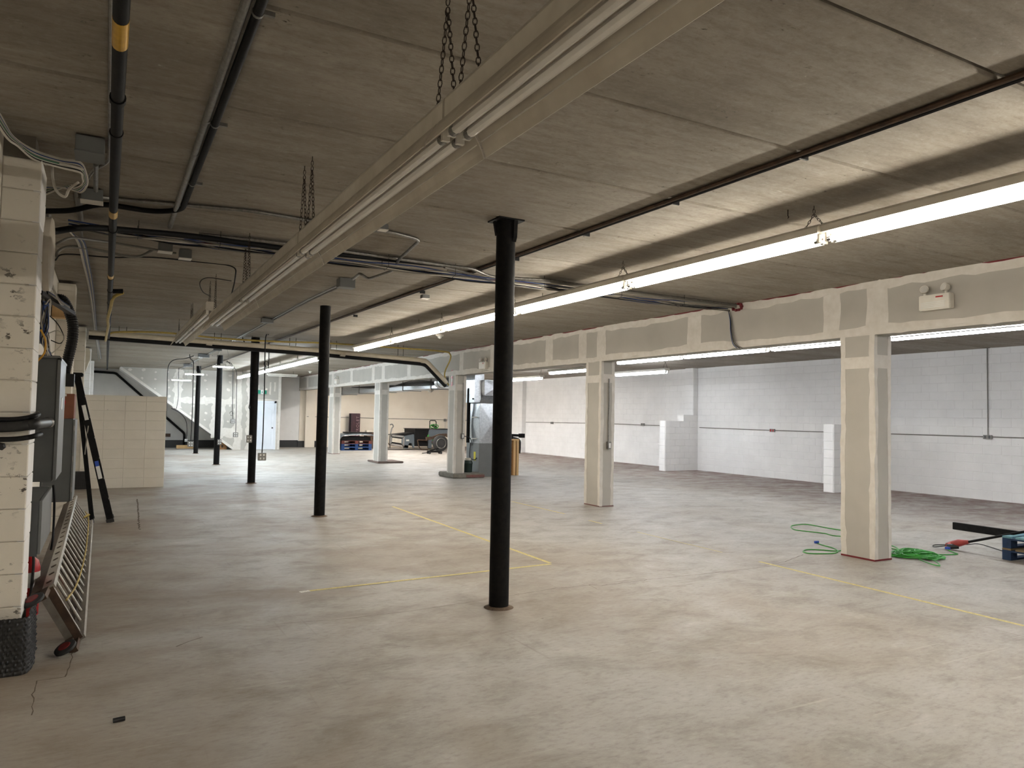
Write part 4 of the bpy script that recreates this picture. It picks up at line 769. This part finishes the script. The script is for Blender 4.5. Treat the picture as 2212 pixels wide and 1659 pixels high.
MB().tube(sm([B0*.4+T0*.6+V((.02, .25, 0)), (-.155, 7.2, .17), (-.125, 8.2, .2), (-.12, 9.3, .25), (-.13, 10.2, .33), (-.17, 10.6, .36)], 6), .007, 6).build('yellow_rope', gas_m, t, True)
mk = MB(); q = V((-.15, 10.3, .33)); mk.tube(sm([q, q+V((.03, -.1, .04)), q+V((-.03, -.15, .01)), q+V((.02, .05, .03)), q+V((.01, .15, -.06))], 5), .007, 5); mk.build('rope_knot', gas_m, t, True)
# ================================================================== RIGHT FOREGROUND
def pallet(name, label, o, ang, Lx, Ly, mat, mat2, z0=0, group=None, top=None):
    t = thing(name, label, 'pallet', V((o[0], o[1], z0)), group); mm = Matrix.Translation((o[0], o[1], z0)) @ Matrix.Rotation(ang, 4, 'Z')
    ht = .144
    for k in range(3): MB(mm).box((0, k*(Ly-.1)/2, 0), (Lx, k*(Ly-.1)/2+.1, .02)).build('bottom_board', mat2, t)
    for i in range(3):
        for k in range(3): MB(mm).box((i*(Lx-.14)/2, k*(Ly-.1)/2, .02), (i*(Lx-.14)/2+.14, k*(Ly-.1)/2+.1, .10)).build('block', mat, t)
    for i in range(3): MB(mm).box((i*(Lx-.14)/2, 0, .10), (i*(Lx-.14)/2+.14, Ly, .12)).build('stringer_board', mat2, t)
    n_ = 7
    for k in range(n_): y0 = k*(Ly-.1)/(n_-1); MB(mm).box((0, y0, .12), (Lx, y0+.1, .142)).build('deck_board', top or mat, t)
    return t
po = at(2165, 1208, 'Z', 0)
pallet('pallet', 'lower dark blue wooden pallet at the right picture edge', (po.x, po.y-1.0), .0, 1.2, 1.0, blued_m, blued_m, 0, 'blue pallets at the right edge', M('weathered_board', srgb(130, 112, 84), srgb(100, 84, 62), 10, .85))
pallet('pallet', 'upper dark blue pallet with faded teal boards at the right picture edge', (po.x+.005, po.y-1.0), 0, 1.2, 1.0, blued_m, blued_m, .145, 'blue pallets at the right edge', tealp_m)
q = V((po.x+.45, po.y-.3, .289)); t = thing('drill_press_vice', 'small steel clamp tool lying on the upper pallet at the right edge', 'tool', q)
MB().cbox(q+V((0, 0, .03)), (.3, .12, .06)).build('bar', steel_m, t, bev=.01); MB().cbox(q+V((.1, 0, .12)), (.1, .12, .16)).build('head', plast_m, t, bev=.01)
b0, b1 = at(2060, 1143, 'Z', 0), at(2214, 1166, 'Z', 0); dv = (b1-b0).normalized(); t = thing('steel_bar', 'long black box-section bar lying on the floor at right', 'bar', b0)
MB().bar(b0+V((0, 0, .055)), b0+dv*3.0+V((0, 0, .055)), .06, .11).build('bar', black_m, t, bev=.004); MB().lathe(b0+V((-.02, -.03, .07)), (0, -1, 0), [(0, .01), (.004, .01)], 8).build('bolt_head', wht_m, t)
g0, g1 = at(2052, 1178, 'Z', .05), V((po.x+.35, po.y+.3, .33)); g1 = at(2205, 1150, 'Z', .33); t = thing('pole_trimmer', 'red and black electric pole tool leaning onto the pallets', 'tool', g0)
dv = (g1-g0).normalized(); MB().tube([g0+dv*.2, g1+dv*.2], .016, 10).build('shaft', black_m, t, True)
MB().tube([g0+V((-.06, 0, .0)), g0+dv*.02, g0+dv*.12+V((0, 0, .01)), g0+dv*.24], [.035, .05, .048, .022], 12).build('motor_housing', M('red_plastic', srgb(176, 72, 68), srgb(150, 56, 54), 8, .45), t, True)
MB().tube([g0+V((-.07, 0, -.012)), g0+dv*.1+V((0, -.01, -.028))], [.036, .034], 10).build('grip', plast_m, t, True)
MB().tube(sm([g0+V((-.1, .0, 0)), g0+V((-.14, .12, -.03)), g0+V((.1, .25, -.04)), g0+V((.5, .1, -.04)), g0+V((.62, .0, -.02)), g0+V((.68, -.1, -.04)), at(2165, 1190, 'Z', .01)], 6), .006, 6).build('cord', ck_m, t, True)
t = thing('green_power_cable', 'bright green extension cord tangled beside the nearest drywall column', 'cord', at(1985, 1205, 'Z', 0))
rr = .0075
def flp(pts, z=rr): return [at(x, y_, 'Z', z) for x, y_ in pts]
MB().tube(sm(flp([(2047, 1186), (2052, 1190), (2064, 1195), (2068, 1197), (2050, 1198), (2030, 1198), (2005, 1197)]), 6), rr, 6).build('lead', green_m, t, True)
cl = MB(); c = at(1978, 1203, 'Z', 0); P = []; uu = V((math.cos(-.5), math.sin(-.5), 0)); vv = V((.5, .85, 0)).normalized()
rg = random.Random(3); ph = 0
for k in range(26):                       # loose loops thrown on a heap
    ra, rb, ox, oy, tl = rg.uniform(.16, .36), rg.uniform(.07, .2), rg.uniform(-.12, .14), rg.uniform(-.07, .08), rg.uniform(-.5, .5); h0 = .01+.10*rg.random()*(1-k/40)
    for q_ in range(7):
        a_ = ph+q_*.9; x_, y_ = ra*math.cos(a_), rb*math.sin(a_)
        x_, y_ = x_*math.cos(tl)-y_*math.sin(tl)+ox, x_*math.sin(tl)+y_*math.cos(tl)+oy
        P.append(c+uu*x_*.8+vv*y_*1.1+V((0, 0, rr+h0*max(0, 1-math.hypot(x_, y_)/.45)+.012*rg.random())))
    ph += 6.3
cl.tube(sm(P, 3), rr, 5)
cl.tube(sm(flp([(1985, 1208), (2010, 1218), (2030, 1222), (2022, 1213), (2008, 1205), (1996, 1190), (1985, 1188), (1975, 1198)], .02), 6), rr, 5); cl.build('coil', green_m, t, True)
MB().tube(sm(flp([(1822, 1146), (1790, 1141), (1745, 1133), (1720, 1134), (1709, 1137), (1716, 1144), (1745, 1148), (1780, 1152), (1800, 1157), (1830, 1160), (1880, 1170), (1930, 1180), (1950, 1195)]), 6), rr, 6).build('back_loop', green_m, t, True)
MB().tube(sm(flp([(1764, 1172), (1775, 1177), (1800, 1184), (1810, 1191), (1800, 1195), (1770, 1196), (1745, 1195), (1735, 1191), (1745, 1187), (1775, 1188), (1800, 1190), (1818, 1189), (1845, 1182), (1890, 1180), (1940, 1188), (1960, 1200)]), 6), rr, 6).build('front_loop', green_m, t, True)
q = at(1764, 1171, 'Z', .02); MB().cbox(q, (.07, .03, .03)).build('plug', blu_m, t, bev=.004); q = at(2047, 1184, 'Z', .03); MB().cbox(q, (.05, .05, .03)).build('connector', blu_m, t, bev=.004)
q = at(257, 1554, 'Z', .012); o = MB(Matrix.Translation(q) @ Matrix.Rotation(.15, 4, 'Z')).cyl((-.028, 0, 0), (.028, .0, 0), .012, 10).build('plastic_cap', plast_m, smooth=True); tag(o, 'small black plastic cap lying on the left foreground floor', 'debris')
# floor tape, cracks
def tape(pts, wd, mat, label, z=.0015):
    P = [at(x, y_, 'Z', z) for x, y_ in pts]; m_ = MB()
    for a, b in zip(P[:-1], P[1:]):
        d = (b-a).normalized(); s_ = V((-d.y, d.x, 0))*wd/2; m_.add([a+s_, a-s_, b-s_, b+s_], [(0, 1, 2, 3)])
    o = m_.build('floor_tape', mat); return tag(o, label, 'tape')
tape([(848, 1094), (1188, 1216)], .05, tape_m, 'worn yellow tape line running back from the corner by the foreground column')
tape([(1190, 1218), (669, 1276)], .05, tape_m, 'worn yellow tape line crossing left in front of the foreground column', .002); tape([(669, 1276), (648, 1279)], .06, tapew_m, 'short white tape end at the left of the yellow line')
tape([(2213, 1352), (1665, 1219), (1640, 1213)], .05, tape_m, 'long yellow tape line on the right foreground floor'); tape([(1560, 1193), (1376, 1149)], .035, worn_tape('faded_yellow', srgb(190, 178, 130)), 'faded middle stretch of the long yellow tape line'); tape([(1300, 1131), (1272, 1124)], .04, tape_m, 'short leftover dash of yellow tape right of the foreground column'); tape([(1220, 1110), (1105, 1083)], .045, tape_m, 'far yellow tape stretch right of the foreground column')
def crack(pts, wd=.008, jit=.012):
    P = [at(x, y_, 'Z', .0012) for x, y_ in pts]; Q = []
    for a, b in zip(P[:-1], P[1:]):
        k = max(2, int((b-a).length/.06)); Q += [a+(b-a)*i/k+V((R.gauss(0, jit), R.gauss(0, jit), 0)) for i in range(k)]
    Q.append(P[-1]); m_ = MB()
    for a, b in zip(Q[:-1], Q[1:]):
        d = (b-a).normalized(); s_ = V((-d.y, d.x, 0))*wd*R.uniform(.3, .7); m_.add([a+s_, a-s_, b-s_, b+s_], [(0, 1, 2, 3)])
    m_.build('crack', crack_m, floor)
crack([(296, 1078), (299, 1110), (301, 1144)], .02, .006); crack([(1098, 1287), (1200, 1271), (1275, 1264), (1300, 1265), (1400, 1252), (1500, 1242), (1650, 1225), (1705, 1217), (1818, 1208)], .006, .004); crack([(600, 1348), (760, 1335), (900, 1318), (1050, 1295)], .004, .004); crack([(1292, 1272), (1275, 1264), (1290, 1263)], .006)
crack([(160, 1390), (150, 1440), (140, 1462), (80, 1470), (72, 1500), (68, 1545)], .006, .004); crack([(380, 1397), (410, 1385), (438, 1376)], .008, .005); crack([(1650, 1222), (1690, 1215), (1735, 1198)], .008, .006)
# ================================================================== FAR RIGHT BAY: furnace, ducts, truck parts
fx0, fx1, fy0, fy1 = 8.88, 9.62, 18.0, 18.8
t = thing('furnace', 'grey furnace with galvanised ductwork behind the third drywall column', 'furnace', (9.2, 18.3, 0))
MB().box((fx0, fy0, 0), (fx1, fy1, .90)).build('cabinet', greyp_m, t, bev=.006)
l_ = MB().box((fx0-.004, fy0+.2, .42), (fx0, fy0+.32, .66)).build('yellow_label', M('yellow_label', srgb(220, 206, 40), rough=.5), t)
MB().tube(sm([(fx0-.02, fy0+.5, .9), (fx0-.03, fy0+.5, .5), (fx0-.03, fy0+.2, .45), (fx0-.02, fy0+.1, .5)]), .012, 6).build('gas_line', black_m, t, True)
def xpanel(parent, pts, nrm, h=.03):   # cross-broken sheet panel
    P = [V(p) for p in pts]; c = sum(P, V())/4+V(nrm)*h; MB().add(P+[c], [(0, 1, 4), (1, 2, 4), (2, 3, 4), (3, 0, 4)]).build('cross_broken_panel', duct_m, parent)
def ductbox(a, b, name):
    d = MB().box(a, b).build(name, duct_m, t); x0, y0, z0 = a; x1, y1, z1 = b
    xpanel(d, [(x0+.01, y0-.002, z0+.01), (x1-.01, y0-.002, z0+.01), (x1-.01, y0-.002, z1-.01), (x0+.01, y0-.002, z1-.01)], (0, -1, 0)); xpanel(d, [(x0-.002, y1-.01, z0+.01), (x0-.002, y0+.01, z0+.01), (x0-.002, y0+.01, z1-.01), (x0-.002, y1-.01, z1-.01)], (-1, 0, 0)); return d
ductbox((fx0, fy0, .90), (fx1, fy1, 1.98), 'plenum')
tz = MB(); A = [(fx0+.03, fy0+.02, 1.98), (fx1-.02, fy0+.02, 1.98), (fx1-.02, fy1-.02, 1.98), (fx0+.03, fy1-.02, 1.98)]; B_ = [(fx0+.12, fy0+.12, 2.2), (fx1, fy0+.12, 2.2), (fx1, fy1, 2.2), (fx0+.12, fy1, 2.2)]
tz.add(A+B_, [(i, (i+1) % 4, 4+(i+1) % 4, 4+i) for i in range(4)]+[(4, 5, 6, 7)]).build('transition', duct_m, t); ductbox((fx0+.1, fy0-.06, 2.2), (fx1, fy1, 2.62), 'upper_plenum')
MB().box((fx0-.12, fy0+.1, 2.0), (fx0+.08, fy1+.2, 2.75)).build('return_duct', duct_m, t)
for zz in (1.02, 1.6, 2.1): MB().cyl((fx0-.16, fy0+.15, zz), (fx0, fy0+.15, zz), .018, 8).build('stub_pipe', black_m if zz > 2 else wht_m, t)
MB().cyl((fx0-.1, fy0+.5, .9), (fx0-.1, fy0+.5, 2.4), .05, 12).build('vent_pipe', black_m, t, True)
td = thing('duct_run', 'long galvanised duct run hung under the ceiling beyond the beam', 'duct', (9.3, 26, 2.5))
for k in range(6):
    y0 = 19.2+k*2.5; MB().box((8.95, y0, 2.47), (9.6, y0+2.46, 2.86)).build('duct_section', duct_m, td, bev=.01); MB().box((8.93, y0+2.44, 2.45), (9.62, y0+2.5, 2.88)).build('flange', steel_m, td)
MB().lathe((8.75, 20.0, 2.62), (0, 1, 0), [(0, .16), (.3, .16), (.31, .18), (.5, .18)], 18).build('round_collar', duct_m, td, True)
for k in range(5): MB().tube(sm([(8.9, 19.5, 2.8-.03*k), (8.88, 21, 2.66-.02*k), (8.88, 23, 2.76-.04*k), (8.88, 26, 2.6+.02*k), (8.88, 30, 2.72)], 5), .012, 5).build('cable', ck_m, td, True)
for yy in (22.3, 27.5): MB().lathe((9.2, yy, 2.47), (0, 0, -1), [(0, .12), (.05, .1), (.1, .03)], 12).build('diffuser', dust_shade_m, td, True)
t = thing('wet_vacuum', 'small dark canister beside the furnace foot', 'vacuum', (8.62, 18.15, .121)); MB().lathe((8.62, 18.15, .241), (0, 0, 1), [(-.12, .12), (.1, .13), (.12, .14), (.2, .11)], 16).build('drum', M('dark_green_plastic', srgb(24, 44, 36), rough=.5), t, True); MB().lathe((8.62, 18.15, .441), (0, 0, 1), [(0, .1), (.06, .08)], 14).build('lid', dust_shade_m, t, True)
t = thing('strand_board_crate', 'strand board panel framed with pale lumber right of the foreground column', 'panel', (10.1, 18.2, 0))
MB().box((9.66, 18.26, 0), (10.1, 18.29, .97)).build('board', osb_m, t)
for x0 in (9.66, 10.04, 10.14): MB().box((x0, 18.17, 0), (x0+.07, 18.26, .97)).build('stud', wood_m, t)
MB().box((9.66, 18.17, .97), (10.22, 18.3, 1.01)).build('top_rail', wood_m, t); MB().box((10.2, 18.2, 0), (10.22, 18.6, .97)).build('side_board', osb_m, t); MB().box((9.66, 18.58, 0), (10.22, 18.62, .97)).build('rear_board', osb_m, t)
t = thing('hitch_bracket', 'black steel bracket resting on top of the strand board crate', 'bracket', (10.1, 18.4, 1.01))
MB().bar((9.68, 18.4, 1.13), (10.45, 18.4, 1.1), .08, .07).build('arm', black_m, t); MB().cbox((10.42, 18.4, 1.1), (.14, .12, .12)).build('end_block', black_m, t); MB().cbox((9.95, 18.4, 1.06), (.3, .14, .1)).build('base', black_m, t); MB().tube(sm([(10.1, 18.35, 1.05), (10.3, 18.33, .98), (10.33, 18.33, .8), (10.32, 18.33, .6)]), .03, 8).build('hose', rub_m, t, True)
# pallets at far wall
pq = at(737, 973, 'Z', 0)
brn_m = M('red_brown_wood', srgb(104, 52, 42), srgb(80, 40, 34), 10, .8)
for k in range(3): pallet('pallet', ['lowest bright blue pallet under the dark truck hood by the far wall', 'middle bright blue pallet under the dark truck hood by the far wall', 'top red-brown pallet directly under the dark truck hood'][k], (pq.x, pq.y), -.03, 1.38, 1.0, brn_m if k == 2 else bluep_m, brn_m if k == 2 else bluep_m, k*.145, 'pallets under the hood')
t = thing('truck_hood', 'dark grey truck hood shell resting over the blue pallets', 'hood', (pq.x+.6, pq.y+.5, .44))
hm = Matrix.Translation((pq.x-.16, pq.y-.1, 0))
prof = [(0, .2), (.0, .42), (.03, .56), (.1, .66), (.22, .71), (.6, .74), (1.1, .76), (1.45, .74), (1.6, .7)]
m_ = MB(hm)
m_.prism([(x, 0, z) for x, z in prof]+[(x+(.05 if x < .2 else 0), 0, z-.05) for x, z in reversed(prof)], (0, 1, 0), 1.3); m_.build('shell', trk_m, t, True)
MB(hm).tube([(x+(.03 if x < .15 else 0), -.005, z-.06) for x, z in prof[1:8]], .018, 6).build('front_lip', chrome_m, t, True); MB(hm).box((.5, .2, .755), (1.6, 1.2, .8)).build('black_liner', black_m, t, bev=.015)
MB(hm).box((.1, .12, .437), (1.5, 1.1, .6)).build('inner_frame', black_m, t)
q = at(765, 934, 'Y', YB-.5); t = thing('tailgate', 'maroon truck tailgate standing on end against the far wall', 'tailgate', (q.x, YB-.4, 0))
tx0, tx1 = at(754, 915, 'Y', YB-.35).x, at(777.5, 915, 'Y', YB-.35).x; tzt = at(765, 893, 'Y', YB-.35).z
b = MB().box((tx0, YB-.38, .005), (tx1, YB-.3, tzt)).build('panel', maroon_m, t, bev=.012)
for f in (.3, .52): MB().box((tx0+(tx1-tx0)*f, YB-.39, .12), (tx0+(tx1-tx0)*f+.02, YB-.378, tzt-.04)).build('pressed_ridge', maroon_m, b)
MB().box((tx0+.02, YB-.386, .1), (tx0+.08, YB-.378, tzt-.03)).build('edge_lip', black_m, b)
cu = bpy.data.curves.new('lettering', 'FONT'); cu.body = 'CHEVROLET'; cu.size = .2; cu.extrude = .004; cu.space_character = 1.25; tmp = bpy.data.objects.new('tmp', cu); COL.objects.link(tmp)
dg = bpy.context.evaluated_depsgraph_get(); me = bpy.data.meshes.new_from_object(tmp.evaluated_get(dg)); bpy.data.objects.remove(tmp); bpy.data.curves.remove(cu)
me.materials.clear(); me.materials.append(M('faded_letter', srgb(150, 120, 122), rough=.6)); lo = bpy.data.objects.new('lettering', me); COL.objects.link(lo); lo.parent = b
ln = max(v.co.x for v in me.vertices); lo.matrix_local = Matrix.Translation(V((tx1-.06, YB-.392, tzt-.14-ln))-ORG[t.name]) @ Matrix(((0, -1, 0, 0), (0, 0, -1, 0), (1, 0, 0, 0), (0, 0, 0, 1)))
# truck front clip
ty = 32.5
def tp_(px, py, y=ty): return at(px, py, 'Y', y)
t = thing('pickup_nose', 'grey truck front end with chrome grille on the floor by the far wall', 'truck part', (tp_(880, 968).x, ty, 0))
g = [tp_(844, 940.5), tp_(871.5, 943.5), tp_(870.5, 964), tp_(843, 959)]
gr = MB(); 
for i in range(4): gr.bar(g[i], g[(i+1) % 4], .09, .09, (0, 1, 0))
gr.build('grille_surround', chrome_m, t, bev=.0)
MB().prism([p+V((0, .05, 0)) for p in g], (0, 1, 0), .1).build('grille_cavity', black_m, t)
for f in (.3, .42, .54, .66): a, b = g[0].lerp(g[3], f), g[1].lerp(g[2], f); MB().bar(a.lerp(b, .12), a.lerp(b, .85), .03, .05).build('grille_bar', dust_shade_m, t)
for f in (.06, .9): a, b = g[0].lerp(g[1], f), g[3].lerp(g[2], f); MB().bar(a.lerp(b, .2), a.lerp(b, .8), .05, .06, (0, 1, 0)).build('lamp_post', trk_m, t)
fd = [(871.5, 942), (885, 939), (894.5, 938.5), (895, 968), (893, 968), (889.5, 957), (884, 957), (882, 961), (881, 969), (873, 969)]
MB().prism([tp_(*p) for p in fd], (0, 1, 0), .12).build('fender', trk_m, t); MB().box(tp_(877, 953)+V((0, -.02, 0)), tp_(883.5, 949.5)+V((0, 0, 0))).build('marker_lamp', lensoff_m, t)
MB().prism([tp_(845, 940), tp_(871, 942.5), tp_(894.5, 937.5), tp_(893, 934.5), tp_(860, 938)], (0, 1, 0), .9).build('hood_panel', black_m, t); MB().prism([tp_(871.5, 941.5)+V((0, 1.0, 0)), tp_(894.5, 937)+V((0, 1.0, 0)), tp_(894.5, 962)+V((0, 1, 0)), tp_(872, 962)+V((0, 1, 0))], (0, 1, 0), .1).build('far_fender', trk_m, t); MB().prism([tp_(846, 958), tp_(882, 962), tp_(882, 968), tp_(848, 963)], (0, 1, 0), .5).build('front_valance', rust_m, t)
# truck bed
by = 32.4
def bq(px, py): return at(px, py, 'Y', by)
t = thing('truck_bed', 'grey truck bed side with black open end beside the third drywall column', 'truck part', (bq(935, 968).x, by, 0))
MB().prism([bq(927, 928), bq(985, 927.5), bq(985, 945), bq(975, 944), bq(962, 938.5), bq(948, 938.5), bq(938, 944), bq(934, 950), bq(932, 968), bq(925, 968), bq(922, 950)], (0, 1, 0), .1).build('side_panel', trk_m, t)
MB().prism([bq(896.5, 927), bq(927, 927.5), bq(925, 964), bq(897, 964)], (0, 1, 0), 1.4).build('open_end', black_m, t); MB().box(bq(896, 926.2)+V((0, -.03, 0)), bq(985, 928)+V((0, 1.5, 0))).build('rail_cap', black_m, t)
MB().prism([bq(923.5, 940)+V((0, -.02, 0)), bq(926, 938)+V((0, -.02, 0)), bq(925.5, 947)+V((0, -.02, 0)), bq(922, 947)+V((0, -.02, 0))], (0, 1, 0), .03).build('green_tag', green_m, t); MB().bar(bq(902, 950)+V((0, -.05, 0)), bq(922, 951)+V((0, -.05, 0)), .06, .05).build('frame_rail', rust_m, t); MB().tube(bend([bq(900, 950)+V((0, -.1, 0)), bq(902, 962)+V((0, -.1, 0)), bq(907, 971)+V((0, -.1, 0)), bq(923, 971)+V((0, -.1, 0))], .1), .025, 6).build('tube_stand', rust_m, t, True)
wq = at(951, 957.5, 'Y', 31.3); t = thing('wheel', 'black truck wheel on an axle in front of the grey truck bed', 'wheel', (wq.x, 31.3, 0)); rw = wq.z
MB().lathe(wq+V((0, -.11, 0)), (0, 1, 0), [(0, rw*.66), (.005, rw*.85), (.03, rw*.97), (.06, rw), (.16, rw), (.19, rw*.97), (.22, rw*.85)], 36).build('tyre', rub_m, t, True); rm = MB().lathe(wq+V((0, -.06, 0)), (0, 1, 0), [(0, rw*.66), (.02, rw*.6), (.05, rw*.56)], 30).build('rim', M('dark_rim', srgb(60, 56, 54), rough=.4, metal=.6), t, True)
MB().tube([wq+V((rw*.62*math.cos(k*.2618), -.112, rw*.62*math.sin(k*.2618))) for k in range(24)], .018, 6, closed=True).build('rim_ring', steel_m, rm, True)
for k in range(5): MB().bar(wq+V((0, -.07, 0)), wq+V((rw*.6*math.cos(k*1.257), -.07, rw*.6*math.sin(k*1.257))), .07, .03, (0, 1, 0)).build('spoke', M('dark_rim', (0, 0, 0, 1)), rm)
MB().prism([wq+V((x, .15, z)) for x, z in ((-.62, .28), (-.3, .3), (0, .42), (.35, .44), (.7, .36), (.7, .2), (.35, .3), (.05, .3), (-.2, .2), (-.6, .12))], (0, 1, 0), .12).build('frame_arch', rust_m, t); MB().cyl(wq+V((0, .1, 0)), wq+V((0, .9, 0)), .06, 10).build('axle', rust_m, t, True)
jq = at(938, 980.5, 'Z', 0); t = thing('floor_jack', 'black floor jack low on the floor in front of the truck wheel', 'jack', jq)
MB().cbox(jq+V((.0, 0, .1)), (.62, .16, .08)).build('chassis', black_m, t, bev=.01); MB().bar(jq+V((-.2, 0, .14)), jq+V((.2, 0, .24)), .06, .05).build('lift_arm', black_m, t); MB().bar(jq+V((-.3, 0, .05)), jq+V((-.55, 0, .03)), .04, .03).build('handle', black_m, t); MB().lathe(jq+V((.22, 0, .24)), (0, 0, 1), [(0, .05), (.03, .06)], 12).build('saddle', steel_m, t, True)
for sx in (-.25, .27):
    for sy_ in (-.1, .1): MB().cyl(jq+V((sx, sy_-.02, .05)), jq+V((sx, sy_+.02, .05)), .05, 12).build('caster', rub_m, t, True)
wy = 34.2; h0, h1 = at(928, 926, 'Y', wy), at(943, 926, 'Y', wy); ht_ = at(935, 908.5, 'Y', wy).z; t = thing('pressure_washer', 'green pressure washer with black tube handle behind the truck bed', 'washer', ((h0.x+h1.x)/2, wy, 0))
MB().tube(bend([(h0.x, wy, .1), (h0.x, wy, ht_-.02), (h0.x+.05, wy, ht_), (h1.x-.08, wy, ht_), (h1.x-.03, wy, ht_-.06), (h1.x, wy, .1)], .06), .022, 8).build('handle', black_m, t, True); MB().cbox(((h0.x+h1.x)/2, wy-.05, .55), (.36, .3, .7)).build('body', green_m, t, bev=.05)
c = V(((h0.x+h1.x)/2, wy-.15, at(935, 921, 'Y', wy).z))
for k in range(3): MB().tube([c+V(((.22-.05*k)*math.cos(a*.449+k), .02*k, (.1-.02*k)*math.sin(a*.449))) for a in range(14)], .022, 6, closed=True).build('hose_coil', [green_m, black_m, green_m][k], t, True)
for sx in (-.2, .2): MB().cyl((c.x+sx-.03, wy, .13), (c.x+sx+.03, wy, .13), .13, 16).build('wheel', rub_m, t, True)
q = at(847, 922, 'Y', 34.5); o = MB().tube(sm([q+V((-.1, 0, .1)), q+V((0, 0, .12)), q+V((.06, 0, .02)), q+V((-.02, 0, -.1)), q+V((-.08, 0, -.5)), (q.x-.08, 34.5, .0)]), .03, 8).build('tie_stand', steel_m, smooth=True); tag(o, 'thin bent metal stand just right of the fourth drywall column', 'stand')
q = at(801, 936, 'Y', 34.0); t = thing('engine_parts', 'dark pile of car parts on a stand left of the fourth drywall column', 'car parts', (q.x, 34, 0)); MB().box((q.x-.25, 33.8, 0), (q.x+.2, 34.3, q.z)).build('stand', rust_m, t, bev=.02); MB().cbox(q+V((0, 0, .1)), (.5, .3, .08)).build('tray', dust_shade_m, t); MB().cbox(q+V((0, 0, .03)), (.4, .25, .06)).build('bracket', rust_m, t)
# lumber and carton by the stair
q = at(398, 969, 'Z', 0); o = MB().box(q+V((-.3, 0, 0)), q+V((.36, .3, .14))).build('lumber', wood_m, bev=.006); tag(o, 'short pale lumber block on the floor under the stair slope', 'lumber'); 
q = at(482, 971, 'Z', 0); t = thing('cardboard_box', 'open tan carton on the floor behind the fourth black column', 'box', q); MB().box(q+V((-.13, 0, 0)), q+V((.14, .28, .34))).build('carton', card_m, t); MB().bar(q+V((.14, 0, .345)), q+V((.24, .1, .38)), .2, .01).build('flap', card_m, t); MB().box(q+V((-.08, -.003, .08)), q+V((.0, 0, .2))).build('label', rust_m, t)
q = at(360, 940, 'Y', YB-.2); o = MB().cbox(q, (.3, .1, .14)).build('wall_box', rust_m); tag(o, 'small brown box on the back wall beside the half wall edge', 'box')
